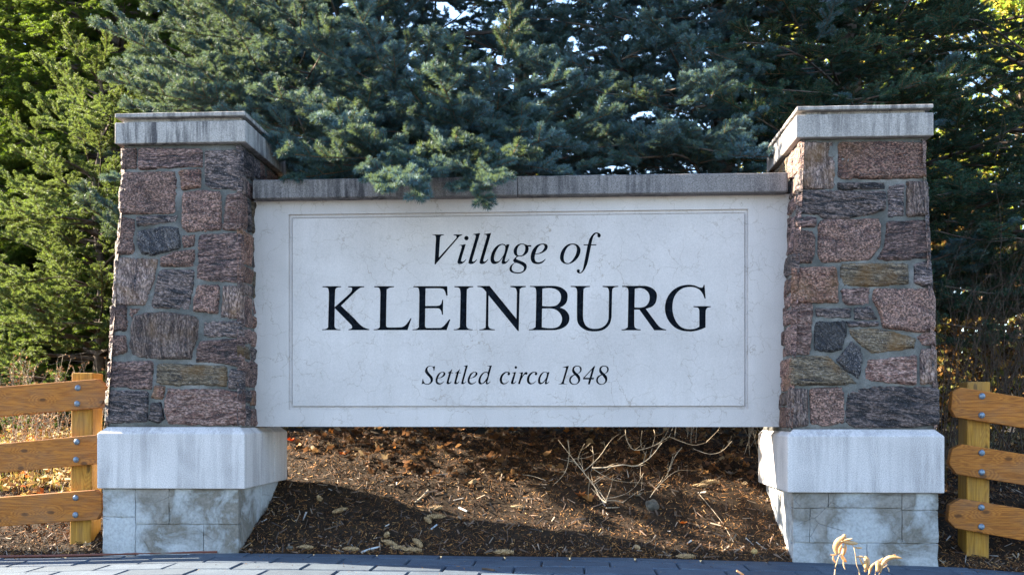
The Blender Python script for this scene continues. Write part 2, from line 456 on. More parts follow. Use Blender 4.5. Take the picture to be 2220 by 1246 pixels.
def stone(poly, O, U, Vv, N, mat, parent, seed, cell=.009, proud=.018):
    """a split-faced stone: 2-D outline on the wall plane, rough bulging face"""
    r = random.Random(seed)
    ar = sum(poly[i][0] * poly[(i + 1) % len(poly)][1] - poly[(i + 1) % len(poly)][0] * poly[i][1] for i in range(len(poly)))
    if ar < 0: poly = poly[::-1]
    gp = []
    for i in range(len(poly)):      # grow the outline: its rim slopes back into the joint
        p, a, b = Vector(poly[i]), Vector(poly[i - 1]), Vector(poly[(i + 1) % len(poly)])
        e1, e2 = (p - a).normalized(), (b - p).normalized()
        n_ = Vector((e1.y, -e1.x)) + Vector((e2.y, -e2.x))
        k = min(1.6, 2 / max(.3, n_.length_squared)); gp.append(tuple(p + n_ * k * GROW))
    poly = poly_smooth(gp, 1)
    out = []
    n = len(poly)
    for i in range(n):
        a, b = Vector(poly[i]), Vector(poly[(i + 1) % n]); k = max(1, int((b - a).length / cell))
        for j in range(k):
            p = a.lerp(b, j / k); q = Vector((p.x * 34, p.y * 34, seed))
            out.append((p.x + .0028 * mnoise.noise(q), p.y + .0028 * mnoise.noise(q + Vector((7, 7, 7)))))
    pa = np.array(out); lo, hi = pa.min(0), pa.max(0)
    gx = np.arange(lo[0], hi[0], cell); gy = np.arange(lo[1], hi[1], cell)
    if len(gx) and len(gy):
        X, Y = np.meshgrid(gx, gy); Q = np.stack([X.ravel(), Y.ravel()], 1)
        rs = np.random.RandomState(seed); Q += rs.uniform(-.3, .3, Q.shape) * cell
        Q = Q[inside(Q, out)]
        if len(Q): Q = Q[dist_poly(Q, out) > cell * .55]
    else: Q = np.zeros((0, 2))
    allv = [Vector(p) for p in out] + [Vector(p) for p in Q]
    no = len(out)
    res = delaunay_2d_cdt(allv, [], [list(range(no))], 1, 1e-6)
    vv, ff = res[0], res[2]; orig = res[3]
    P2 = np.array([(v.x, v.y) for v in vv]); d = dist_poly(P2, out)
    cx, cy = P2.mean(0); tx, ty = r.uniform(-.05, .05), r.uniform(-.06, .06)
    W = []
    for i, (x, y) in enumerate(P2):
        e = min(1., d[i] / .014)
        if d[i] < 1e-5: h = -.012
        else:
            q = Vector((x * 13, y * 13, seed * 1.7))
            h = proud * (e ** .55) * (.75 + .5 * mnoise.noise(q * .45)) - .002
            fct = mnoise.noise(q) ; h += e * (.009 * fct + .0045 * abs(mnoise.noise(q * 2.6)) + .003 * mnoise.noise(q * 6.3))
            h += e * (tx * (x - cx) + ty * (y - cy))
        W.append(O + U * float(x) + Vv * float(y) + N * h)
    return obj('stone', W, [tuple(f) for f in ff], mat, parent)
def parse(s): return [tuple(float(k) for k in p.split(',')) for p in s.split()]
# stones read from the photo in enlarged crop pixels: kind | crop | outline
LS = """P A 222,318 318,315 318,455 218,455
M A 345,312 800,318 800,440 700,435 640,445 345,462
D A 830,330 1083,325 1083,610 880,600 830,575
P A 230,490 605,482 612,560 600,780 208,785 203,650
R A 640,470 785,465 790,590 660,608
P A 665,635 820,620 935,635 940,900 700,915 662,880
L A 985,650 1085,640 1085,905 955,900
P A 202,820 305,825 300,1075 182,1080
D A 330,815 480,800 615,800 612,840 450,860 330,872
B A 335,920 540,880 630,895 638,1035 540,1060 430,1085 370,1075 335,1010
P A 665,955 745,948 742,1020 668,1030
M A 785,945 1085,928 1090,1284 900,1275 768,1259
P A 510,1110 600,1070 742,1050 735,1165 510,1165
V B 172,-69 475,-59 455,80 420,160 385,268 152,265
D B 500,20 740,25 735,140 705,302 450,285 440,270
P B 775,130 925,130 915,330 745,310 745,240
V B 960,135 1090,140 1090,370 945,360
P B 140,285 250,280 252,455 135,460
P B 280,295 350,295 290,365 275,340
V B 310,360 400,335 560,330 750,360 775,390 765,500 730,600 720,660 420,660 300,640 275,560 285,430
D B 820,400 1092,395 1092,500 820,498
M B 790,545 1092,520 1092,720 930,690 765,685 770,600
P B 130,500 240,505 248,610 130,650
M B 120,690 440,690 430,880 290,880 113,860
G B 480,705 980,725 975,860 800,850 600,855 475,840
D B 1010,745 1096,750 1096,885 1000,875
D B 104,900 405,905 395,1120 98,1130
R B 460,865 525,870 515,955 440,945
D B 430,995 500,985 518,1100 490,1130 420,1110
L B 560,885 650,895 920,890 1096,915 1100,1080 1096,1140 830,1145 560,1135 535,1060 535,960"""
RS = """V C 322,305 565,305 565,630 440,635 318,635
R C 600,300 1225,305 1230,550 1000,560 600,560
D C 600,600 930,598 930,635 600,640
D C 308,655 940,660 935,790 800,830 600,855 480,850 460,820 306,815
D C 965,620 1070,610 1070,830 965,840
V C 1100,590 1240,590 1250,830 1100,835
M C 298,850 425,850 430,885 420,910 298,915
P C 480,870 890,860 905,920 895,1050 830,1150 480,1175 455,1140 455,910
M C 955,885 1252,870 1264,1030 1264,1140 960,1155 890,1145 940,1060
P C 292,945 400,950 425,1000 415,1120 395,1175 286,1175
G D 625,-22 1095,-25 1105,110 870,130 640,130 615,60 620,-10
D D 1155,-25 1266,-45 1278,120 1220,135 1155,105
R D 278,5 575,0 590,130 590,250 272,250 275,100
M D 620,165 820,150 820,265 740,270 650,265 630,230
P D 860,160 1278,160 1300,230 1296,450 1180,465 930,435 900,320 855,240
L D 278,268 400,265 405,320 385,630 262,630
D D 440,300 685,300 685,360 440,355
D D 715,300 830,290 875,370 715,375
B D 430,400 650,395 650,480 620,590 560,610 430,600
D D 665,398 880,400 885,420 670,425
G D 690,455 850,450 1000,475 1155,520 1145,580 1010,600 850,620 780,570 700,500
L D 1185,510 1230,480 1300,480 1300,560 1210,560
B D 695,545 765,600 765,700 740,805 640,730 590,680
G D 262,665 400,650 515,650 620,740 745,845 600,850 256,850
L D 820,680 1165,645 1160,850 1090,845 800,815 800,740
V D 1200,600 1305,600 1310,845 1200,845
V D 250,885 370,890 372,1150 232,1155
P D 395,885 620,880 640,950 635,1130 500,1150 400,1135
D D 665,890 930,870 1320,880 1326,1135 1100,1160 700,1160 655,1120"""
CROP = {'A': (200, 230, 3.368), 'B': (200, 580, 3.368), 'C': (1640, 220, 3.368), 'D': (1640, 580, 3.368)}
def split(x0, y0, x1, y1, r, out):
    w_, h_ = x1 - x0, y1 - y0
    if w_ * h_ > .035 or w_ > .30 or h_ > .20 or (w_ * h_ > .018 and r.random() < .5):
        t = r.uniform(.35, .65)
        if w_ > h_ * r.uniform(.9, 1.5): xm = x0 + w_ * t; split(x0, y0, xm, y1, r, out); split(xm, y0, x1, y1, r, out)
        else: ym = y0 + h_ * t; split(x0, y0, x1, ym, r, out); split(x0, ym, x1, y1, r, out)
    else: out.append((x0, y0, x1, y1))
def pillar(label, side, c):
    root = thing('stone_pillar', label, 'pillar', Vector((P((c['bx0'] + c['bx1']) / 2, 1000, 4.7).x, 4.75, c['gz'])))
    fx0 = P(c['bx0'], 0, 4.40).x; fx1 = P(c['bx1'], 0, 4.40).x
    zt = P(c['bx0'], c['yt'], 4.40).z; zb = P(c['bx0'], c['yb'], 4.40).z
    # footing: rough concrete blocks round a core, joints recessed
    gx0 = P(c['fx0'], 0, 4.425).x; gx1 = P(c['fx1'], 0, 4.425).x
    z0 = c['gz'] - .25; yb0, yb1 = 4.425, 5.05
    mb = MB(); mb.box((gx0 + .008, yb0 + .008, z0), (gx1 - .008, yb1 - .008, zb - .002)); mb.build('footing_core', M_FOOT, root)
    for i, (xa, xb, ya, yb) in enumerate(c['blocks']):
        A = P(xa, ya, yb0); B = P(xb, yb, yb0)
        xa_ = gx0 if xa <= c['fx0'] + 1 else A.x; xb_ = gx1 if xb >= c['fx1'] - 1 else B.x
        zz = z0 if yb > 1190 else B.z
        deep = .30
        yback = yb0 + .05
        rough_box('concrete_block', (xa_ + .0004, yb0, zz + .0004), (xb_ - .0004, yback, min(A.z, zb - .003) - .0004), M_FOOT, root, .02, .0035, .0018, i + side, 14)
    # side faces of the footing
    for k, (xa, xb) in enumerate(((gx0, gx0 + .03), (gx1 - .03, gx1))):
        for j in range(2):
            ya = yb0 + .052 + j * .285; zc = zb - .003
            rough_box('concrete_block', (xa, ya, z0), (xb, ya + .281, zc), M_FOOT, root, .03, .003, .004, k * 7 + j, 12)
    # cast base with a chamfered top
    def cham(name, y0, y1, front):
        ch = .032
        bx = [(fx0, y0 if not front else 4.40), (fx1, y0 if not front else 4.40), (fx1, y1), (fx0, y1)]
        vs_, f_ = [], []
        z1 = zt - .030
        yf = 4.40 if front else y0
        tfy = yf + ch if front else yf
        tby = y1 if front else y1 - ch
        vs_ = [(fx0, yf, zb), (fx1, yf, zb), (fx1, y1, zb), (fx0, y1, zb),
               (fx0, yf, z1), (fx1, yf, z1), (fx1, y1, z1), (fx0, y1, z1),
               (fx0 + ch, tfy, zt), (fx1 - ch, tfy, zt), (fx1 - ch, tby, zt), (fx0 + ch, tby, zt)]
        f_ = [(0, 3, 2, 1), (0, 1, 5, 4), (1, 2, 6, 5), (2, 3, 7, 6), (3, 0, 4, 7), (4, 5, 9, 8), (5, 6, 10, 9), (6, 7, 11, 10), (7, 4, 8, 11), (8, 9, 10, 11)]
        o = obj(name, vs_, f_, M_BASE, root); bevel(o, .004, 2); return o
    cham('base_block', 4.40, 4.86, True); cham('base_block', 4.8625, 5.08, False)
    # stone shaft
    Yb, Yt = 4.438, 4.468
    Zb = zt; Zt = P(c['tx0'], c['ty'], Yt).z
    def F(px, py):
        Y = Yb
        for _ in range(4):
            p = P(px, py, Y); Y = Yb + (p.z - Zb) / (Zt - Zb) * (Yt - Yb)
        return p
    b0, b1 = P(c['sx0'], 0, Yb).x, P(c['sx1'], 0, Yb).x; t0, t1 = P(c['tx0'], 0, Yt).x, P(c['tx1'], 0, Yt).x
    Bb, Bt = 5.045, 5.015
    vs_ = [(b0, Yb, Zb - .01), (b1, Yb, Zb - .01), (b1, Bb, Zb - .01), (b0, Bb, Zb - .01), (t0, Yt, Zt + .01), (t1, Yt, Zt + .01), (t1, Bt, Zt + .01), (t0, Bt, Zt + .01)]
    bm = bmesh.new(); vv = [bm.verts.new(v) for v in vs_]
    for f in [(0, 3, 2, 1), (4, 5, 6, 7), (0, 1, 5, 4), (1, 2, 6, 5), (2, 3, 7, 6), (3, 0, 4, 7)]: bm.faces.new([vv[i] for i in f])
    bmesh.ops.subdivide_edges(bm, edges=bm.edges[:], cuts=40, use_grid_fill=True)
    bm.normal_update()
    for v in bm.verts: v.co += v.normal * .004 * mnoise.noise(v.co * 24) 
    for v in bm.verts: v.co -= root.location
    m = bpy.data.meshes.new('mortar'); bm.to_mesh(m); bm.free(); m.materials.append(M_MORTAR); m.shade_smooth()
    o = bpy.data.objects.new('mortar', m); COL.objects.link(o); o.parent = root
    # front face frame
    O = Vector((b0, Yb, Zb)); U = Vector((1, 0, 0)); Vv = (Vector((0, Yt, Zt)) - Vector((0, Yb, Zb))).normalized(); N = U.cross(Vv).normalized()
    if N.y > 0: N = -N
    for i, ln in enumerate(c['stones'].split('\n')):
        kind, cr, rest = ln.split(' ', 2); cx, cy, cs = CROP[cr]
        poly = []
        for (x, y) in parse(rest):
            w_ = F(cx + x / cs, cy + y / cs) - O; poly.append((w_.dot(U), w_.dot(Vv)))
        stone(poly, O, U, Vv, N, STONE[kind], root, i + 100 * side)
    # side and back faces
    r = random.Random(31 + side)
    H = (Zt - Zb)
    faces = [(Vector((b1, Yb, Zb)), Vector((0, 1, 0)), Vector((t1, Yt, Zt)), Bb - Yb, Vector((1, 0, 0)), 'in' if side == 0 else 'out'),
             (Vector((b0, Bb, Zb)), Vector((0, -1, 0)), Vector((t0, Bt, Zt)), Bb - Yb, Vector((-1, 0, 0)), 'out'),
             (Vector((b1, Bb, Zb)), Vector((-1, 0, 0)), Vector((t1, Bt, Zt)), b1 - b0, Vector((0, 1, 0)), 'back')]
    for fi, (O2, U2, T2, wd, Nn, nm) in enumerate(faces):
        V2 = (T2 - O2); V2 = (V2 - U2 * V2.dot(U2)); hh = V2.length; V2.normalize()
        N2 = U2.cross(V2).normalized()
        if N2.dot(Nn) < 0: N2 = -N2
        cells = []; split(0, 0, wd, hh, r, cells)
        for k, (x0, y0, x1, y1) in enumerate(cells):
            j = lambda: r.uniform(-.006, .006)
            def shp(x, y):   # the face narrows upward by the batter
                s_ = (T2 - O2).dot(U2) * (y / hh); e_ = s_ * (1 - 2 * x / wd); return (x + e_, y)
            g = .009
            x0_, x1_ = x0 + (g if x0 > .001 else -.006), x1 - (g if x1 < wd - .001 else -.006)
            poly = [shp(x0_ + j(), y0 + g + j()), shp(x1_ + j(), y0 + g + j()), shp(x1_ + j(), y1 - g + j()), shp(x0_ + j(), y1 - g + j())]
            stone(poly, O2, U2, V2, N2, STONE[r.choice('PPMMDLVRG')], root, 1000 * (fi + 1) + k + 100 * side, .014 if nm != 'in' else .011, .013)
    # cap: block, neck, thin slab
    Yc = 4.435
    cx0, cx1 = P(c['cx0'], 0, Yc).x, P(c['cx1'], 0, Yc).x
    zz = [P(c['cx0'], y, Yc).z for y in c['cy']]   # slab top, slab bottom, block top, block bottom
    rough_box('cap_block', (cx0, Yc, zz[3]), (cx1, 5.09, zz[2]), M_CAP, root, .04, .0012, .003, 3 + side, 8)
    ins = .028
    rough_box('cap_neck', (cx0 + ins, Yc + ins, zz[2] - .004), (cx1 - ins, 5.09 - ins, zz[1] + .003), M_CAP, root, .06, .0008, .002, 5 + side, 8)
    rough_box('cap_slab', (cx0 + .002, Yc - .004, zz[1]), (cx1 - .002, 5.093, zz[0]), M_CAP, root, .04, .001, .003, 7 + side, 8)
    return root
LP_ = pillar('stone pillar left of the sign panel, beside the sunlit spruces and the bright fence post', 0, dict(bx0=210, bx1=530, yt=925, yb=1058, fx0=222, fx1=517, gz=0.0,
    sx0=230, sx1=523, tx0=270, tx1=521, ty=320, cx0=248.4, cx1=532.5, cy=(246.5, 256, 266, 312), stones=LS,
    blocks=[(222, 293, 1059, 1120), (293, 366, 1059, 1136), (366, 517, 1059, 1136), (222, 293, 1120, 1200), (293, 441, 1136, 1200), (441, 517, 1136, 1200)]))
RP_ = pillar('stone pillar right of the sign panel, with dry stalks at its foot', 1, dict(bx0=1707.5, bx1=2048, yt=930, yb=1067, fx0=1719, fx1=2035, gz=-.03,
    sx0=1711, sx1=2029, tx0=1736, tx1=2002, ty=306, cx0=1726, cx1=2024.5, cy=(231, 240, 249, 298.5), stones=RS,
    blocks=[(1719, 1796, 1068, 1101), (1796, 1956, 1068, 1101), (1956, 2035, 1068, 1106), (1719, 1756, 1101, 1175), (1756, 1956, 1101, 1177), (1956, 2035, 1106, 1177), (1719, 1880, 1177, 1230), (1880, 2035, 1177, 1230)]))

# ================================================================== SIGN
YS = 4.64
GLY = [
 # KLEINBURG: origin x, origin y, scale
 (690, 605, 10.385, ["97,158 517,158 517,180 430,188* 390,225* 380,290* 368,628 700,330* 755,250* 757,205* 735,187* 670,180 670,158 1033,158 1033,182 960,190* 880,240* 800,315* 512,597 820,890 930,1010* 1030,1085* 1150,1125 1150,1145 680,1145 680,1125 740,1112* 762,1080* 750,1040* 715,1000* 372,652 366,1040 375,1085* 420,1120* 500,1127 500,1145 85,1145 85,1127 170,1118* 215,1085* 222,1020* 240,330 235,270* 220,210* 180,187* 97,180"]),
 (690, 605, 10.385, ["1258,158 1705,158 1705,180 1620,190* 1560,225* 1540,290* 1527,1020 1535,1065* 1580,1085* 1800,1082* 1905,1068* 1985,1010* 2078,878 2100,878 2010,1145 1243,1145 1243,1127 1330,1118* 1375,1085* 1385,1020* 1398,330 1393,270* 1378,215* 1340,188* 1258,180"]),
 (880, 605, 10.385, ["165,158 932,158 940,370 912,370 885,290* 850,230* 800,212* 735,206* 443,206 437,602 690,602 760,585* 800,540* 820,460 840,460 835,800 812,800 795,720* 760,670* 690,655* 437,655 430,1050 450,1088* 500,1097* 740,1095* 810,1080* 880,1020* 975,903 1003,903 917,1145 148,1145 148,1127 235,1118* 285,1080* 292,1020* 303,330 298,270* 282,205* 245,186* 165,180"]),
 (880, 605, 10.385, ["1090,158 1517,158 1517,180 1440,188* 1390,225* 1372,290* 1360,1020 1372,1080* 1420,1118* 1503,1127 1503,1145 1075,1145 1075,1127 1150,1118* 1200,1085* 1215,1020* 1230,330 1225,270* 1210,215* 1170,187* 1090,180"]),
 (1020, 605, 10.385, ["155,152 430,152 1035,893 1045,290 1030,230* 1000,195* 900,178 900,152 1245,152 1245,178 1160,190* 1120,225* 1107,290* 1088,1165 1065,1165 407,362 402,1040 420,1090* 470,1118* 547,1127 547,1147 198,1147 198,1127 275,1120* 325,1090* 342,1030* 355,290 300,225* 240,185* 155,175"]),
 (1140, 605, 10.385, ["90,152 560,150 690,155* 830,205* 925,300* 942,410* 915,520* 850,595* 765,638 870,680* 955,770* 983,880* 955,990* 860,1085* 700,1140* 560,1148 72,1148 72,1127 150,1118* 205,1080* 220,1020* 235,330 230,260* 215,200* 175,180* 90,173",
   "373,215 450,203* 560,200* 680,230* 765,300* 792,400* 765,510* 690,585* 580,610* 460,610* 370,602", "367,662 540,658* 660,680* 760,755* 812,860* 805,960* 750,1050* 650,1095* 520,1102* 420,1092* 360,1080"]),
 (1140, 605, 10.385, ["1008,152 1443,152 1443,175 1360,185* 1315,215* 1298,280* 1287,820 1300,930* 1350,1040* 1440,1100* 1550,1115* 1680,1098* 1790,1030* 1850,930* 1865,800* 1872,290 1862,230* 1830,190* 1727,175 1727,152 2082,152 2082,172 2000,183* 1960,215* 1945,280* 1932,850 1905,970* 1840,1070* 1720,1150* 1540,1175* 1380,1155* 1250,1085* 1170,980* 1150,830* 1155,290 1145,230* 1120,190* 1080,178* 1008,175"]),
 (1340, 605, 10.385, ["90,150 520,150 650,155* 790,215* 865,310* 873,410* 845,530* 760,620* 625,667 870,1000 940,1075* 1010,1112* 1085,1130 1085,1150 815,1150 480,685 365,685 365,1030 380,1085* 430,1118* 508,1127 508,1150 78,1150 78,1130 150,1120* 205,1085* 218,1020* 232,290 225,230* 200,190* 160,178* 90,175",
   "378,215 450,203* 530,205* 620,240* 690,320* 710,420* 685,530* 610,610* 500,638* 370,635"]),
 (1340, 605, 10.385, ["1925,128 1948,128 1972,438 1948,438 1900,320* 1820,230* 1720,185* 1600,175* 1460,205* 1340,290* 1255,430* 1225,610* 1240,780* 1300,940* 1400,1060* 1520,1115* 1640,1125* 1740,1110* 1828,1068 1828,720 1815,665* 1780,638* 1695,628 1695,607 2088,607 2088,628 2020,640* 1985,680* 1972,740* 1970,1085 1850,1135* 1720,1168* 1600,1175* 1430,1155* 1270,1080* 1140,940* 1070,780* 1055,610* 1100,430* 1200,280* 1340,180* 1480,135* 1600,125* 1720,140* 1820,180* 1880,190* 1910,175*"]),
 # Village of
 (930, 495, 10.385, ["80,137 342,137 335,152 280,165* 255,195* 248,250* 222,655 570,270 615,215* 612,170* 555,152 555,137 757,137 740,155* 690,180* 640,235* 145,812 125,812 157,230 150,180* 125,155* 80,150"]),
 (930, 495, 10.385, ["675,378 830,355 730,690* 730,735* 760,748* 800,725* 835,688 845,695 790,765* 730,800* 680,803* 645,780* 650,715* 735,430 735,400* 715,388* 675,385", "dot 843,220 50"]),
 (930, 495, 10.385, ["992,130 1153,103 985,680 975,730* 1000,748* 1035,730* 1078,688 1087,695 1040,760* 990,795* 930,803* 895,780* 898,720* 1050,200 1052,165* 1035,148* 992,140"]),
 (954, 495, 10.385, ["992,130 1153,103 985,680 975,730* 1000,748* 1035,730* 1078,688 1087,695 1040,760* 990,795* 930,803* 895,780* 898,720* 1050,200 1052,165* 1035,148* 992,140"]),
 (930, 495, 10.385, ["1815,358 1715,690 1708,735* 1735,748* 1765,728* 1800,690 1812,698 1770,755* 1720,795* 1665,803* 1636,780* 1640,730* 1665,650 1610,730* 1540,785* 1470,803* 1410,780* 1385,700* 1400,590* 1450,480* 1530,390* 1620,352* 1680,352* 1720,370* 1732,395 1745,360",
   "1660,370* 1710,400* 1715,470* 1690,570* 1640,660* 1580,730* 1515,748* 1475,720* 1468,650* 1490,560* 1540,460* 1600,390*"]),
 (1110, 495, 10.385, ["435,378 435,412 365,412 375,460* 360,530* 300,595* 220,630* 130,632 100,665* 100,690* 180,725* 280,770* 325,820* 330,890* 290,960* 200,1010* 90,1015* -20,985* -58,920* -40,850* 10,800* 65,770 40,755* 25,715* 60,670* 105,625 60,595* 35,530* 45,460* 100,385* 180,345* 245,343* 300,358* 350,378*",
   "235,360* 285,385* 298,440* 285,520* 240,590* 190,612* 140,605* 115,560* 115,490* 145,410* 190,370*", "85,775* 180,805* 250,850* 268,890* 250,950* 180,985* 90,985* 20,960* -5,900* 10,840* 40,800*"]),
 (1110, 495, 10.385, ["520,590 510,660* 525,730* 570,760* 640,755* 700,725* 748,688 762,695 700,765* 630,800* 540,803* 460,770* 422,690* 430,570* 480,460* 570,370* 680,342* 760,350* 802,390* 795,460* 740,520* 650,565*",
   "525,572 620,550* 690,500* 730,430* 725,385* 690,362* 630,385* 570,450*"]),
 (1110, 495, 10.385, ["1370,342* 1460,360* 1530,430* 1542,520* 1500,640* 1410,740* 1310,795* 1220,803* 1130,765* 1082,680* 1095,560* 1160,440* 1260,360*",
   "1380,365* 1440,400* 1460,480* 1430,600* 1370,700* 1300,770* 1240,780* 1185,750* 1165,660* 1185,550* 1240,440* 1310,380*"]),
 (1110, 495, 10.385, ["1787,360 1900,360 1900,383 1782,383 1735,620 1700,780* 1640,920* 1570,1000* 1510,1012* 1465,985* 1462,940* 1490,920* 1525,935* 1525,985* 1550,985* 1590,930* 1620,800* 1700,383 1612,383 1612,360 1712,360 1740,250* 1800,150* 1860,100* 1910,93* 1970,110* 2000,155* 1985,195* 1950,205* 1922,180* 1925,130* 1890,122* 1850,160* 1820,220*"]),
 # Settled
 (910, 780, 13.875, ["465,180 437,325 420,325 405,250* 370,200* 320,190* 260,210* 232,270* 250,340* 310,420* 370,490* 400,570* 385,650* 320,715* 240,738* 170,730* 110,712* 75,718 68,735 55,735 90,560 105,560 115,630* 150,690* 210,715* 270,705* 315,660* 325,600* 290,520* 220,450* 165,370* 160,300* 200,220* 270,180* 340,178* 410,195* 440,185*"]),
 (910, 780, 13.875, ["545,550 535,620* 550,670* 600,695* 660,685* 728,635 740,642 680,700* 620,730* 560,735* 500,705* 475,630* 490,530* 550,420* 630,365* 700,352* 755,370* 775,420* 740,480* 660,530*", "550,535 630,515* 690,460* 715,400* 690,370* 640,390* 590,450*"]),
 (910, 780, 13.875, ["970,270 980,275 950,370 1010,375 1003,395 942,395 875,640 880,680* 905,680* 950,638 960,645 920,700* 870,725* 820,720* 805,690* 815,640* 880,395 835,392 835,380 900,345* 940,305*"]),
 (926.6, 780, 13.875, ["970,270 980,275 950,370 1010,375 1003,395 942,395 875,640 880,680* 905,680* 950,638 960,645 920,700* 870,725* 820,720* 805,690* 815,640* 880,395 835,392 835,380 900,345* 940,305*"]),
 (910, 780, 13.875, ["1320,175 1450,152 1320,630 1315,680* 1340,680* 1390,635 1398,645 1350,700* 1300,725* 1260,720* 1250,680* 1370,230 1370,200* 1350,188* 1320,183"]),
 (979.5, 780, 13.875, ["545,550 535,620* 550,670* 600,695* 660,685* 728,635 740,642 680,700* 620,730* 560,735* 500,705* 475,630* 490,530* 550,420* 630,365* 700,352* 755,370* 775,420* 740,480* 660,530*", "550,535 630,515* 690,460* 715,400* 690,370* 640,390* 590,450*"]),
 (910, 780, 13.875, ["2170,160 2040,640 2035,680* 2060,685* 2125,638 2135,645 2080,705* 2030,730* 1990,715* 1985,680* 1995,630 1940,690* 1870,725* 1800,725* 1765,680* 1765,590* 1810,480* 1880,395* 1950,355* 2010,352* 2050,365 2095,220 2095,195* 2040,188 2040,180",
   "1990,375* 2035,400* 2040,460* 2010,550* 1960,620* 1900,685* 1860,690* 1830,650* 1835,570* 1870,480* 1930,400*"]),
 # circa
 (1070, 780, 15.857, ["520,715 527,730 450,800* 380,830* 310,835* 240,790* 210,700* 220,600* 280,490* 370,420* 460,398* 530,410* 568,450* 560,500* 520,525* 480,500* 485,460* 500,435* 460,425* 400,460* 330,540* 295,630* 295,720* 330,780* 390,795* 450,770*"]),
 (1070, 780, 15.857, ["630,433 775,410 690,720 680,775* 710,775* 780,718 788,728 730,795* 680,825* 625,828* 600,800* 605,740* 690,490 690,460* 670,448* 630,443", "dot 765,253 45"]),
 (1070, 780, 15.857, ["875,437 1022,412 980,560 1040,470* 1080,425* 1125,412* 1165,430* 1165,475* 1120,508* 1080,490* 1040,530* 970,650* 930,750* 915,825 838,825 935,500 935,465* 915,452* 875,447"]),
 (1129, 780, 15.857, ["520,715 527,730 450,800* 380,830* 310,835* 240,790* 210,700* 220,600* 280,490* 370,420* 460,398* 530,410* 568,450* 560,500* 520,525* 480,500* 485,460* 500,435* 460,425* 400,460* 330,540* 295,630* 295,720* 330,780* 390,795* 450,770*"]),
 (1070, 780, 15.857, ["1925,415 1835,720 1830,775* 1860,775* 1915,725 1922,735 1870,800* 1810,832* 1765,825* 1760,790* 1785,700 1730,770* 1660,820* 1600,835* 1545,800* 1528,720* 1545,610* 1610,490* 1690,420* 1760,403* 1820,410* 1845,440 1860,415",
   "1790,420* 1830,460* 1825,540* 1790,640* 1720,730* 1660,775* 1620,770* 1603,700* 1620,600* 1670,500* 1730,435*"]),
 # 1848
 (1200, 780, 17.077, ["570,210 385,830 400,865* 430,878* 490,882 490,895 190,895 190,882 265,865* 310,820* 340,740* 460,330 455,290* 430,280* 335,280 335,268 480,230*"]),
 (1200, 780, 17.077, ["880,205* 980,230* 1040,300* 1035,400* 980,470* 900,515 965,590* 992,680* 975,790* 890,880* 770,912* 660,890* 590,820* 578,720* 620,620* 700,560* 760,535 705,460* 688,370* 720,270* 790,220*",
   "880,235* 950,260* 985,330* 975,410* 930,470* 880,495* 810,430* 765,360* 775,300* 820,250*", "790,565* 860,640* 905,710* 905,800* 850,865* 770,885* 690,850* 645,780* 650,700* 700,620*"]),
 (1200, 780, 17.077, ["1540,225 1415,655 1505,655 1485,715 1400,715 1345,900 1270,900 1315,715 1090,715 1095,665 1500,225", "1420,360 1340,655 1150,655"]),
 (1258.6, 780, 17.077, ["880,205* 980,230* 1040,300* 1035,400* 980,470* 900,515 965,590* 992,680* 975,790* 890,880* 770,912* 660,890* 590,820* 578,720* 620,620* 700,560* 760,535 705,460* 688,370* 720,270* 790,220*",
   "880,235* 950,260* 985,330* 975,410* 930,470* 880,495* 810,430* 765,360* 775,300* 820,250*", "790,565* 860,640* 905,710* 905,800* 850,865* 770,885* 690,850* 645,780* 650,700* 700,620*"]),
]
def contour(s, x0, y0, sc):
    if s.startswith('dot'):
        _, c, r_ = s.split(); cx, cy = (float(k) for k in c.split(',')); r_ = float(r_)
        pts = [(cx + r_ * math.cos(a * math.pi / 8), cy + r_ * math.sin(a * math.pi / 8)) for a in range(16)]
    else:
        raw = [(tuple(float(k) for k in q.rstrip('*').split(',')), q.endswith('*')) for q in s.split()]
        n = len(raw); pts = []
        for i in range(n):
            (p1, s1), (p2, s2) = raw[i], raw[(i + 1) % n]
            if not s1 and not s2: pts.append(p1); continue
            p0 = raw[i - 1][0] if s1 else p1; p3 = raw[(i + 2) % n][0] if s2 else p2
            for j in range(3):
                t = j / 3
                pts.append(tuple(.5 * (2 * p1[k] + (-p0[k] + p2[k]) * t + (2 * p0[k] - 5 * p1[k] + 4 * p2[k] - p3[k]) * t * t + (-p0[k] + 3 * p1[k] - 3 * p2[k] + p3[k]) * t ** 3) for k in (0, 1)))
    return [(x0 + x / sc, y0 + y / sc) for x, y in pts]
SIGN = thing('stone_sign', 'pale stone sign panel lettered Village of KLEINBURG between the two stone pillars', 'sign', Vector((.05, YS, .55)))
def PX(px, Y=YS): return P(px, 0, Y).x
zi = lambda py, px=1120, Y=YS: P(px, py, Y).z
o_l, o_r, o_t, o_b = PX(626), PX(1622), zi(459), zi(887)        # channel outer
i_l, i_r, i_t, i_b = PX(634), PX(1614), zi(468), zi(879.5)      # panel edge
f_l, f_r, f_t, f_b = PX(538), PX(1712), zi(428), zi(924.5)
TH = .13
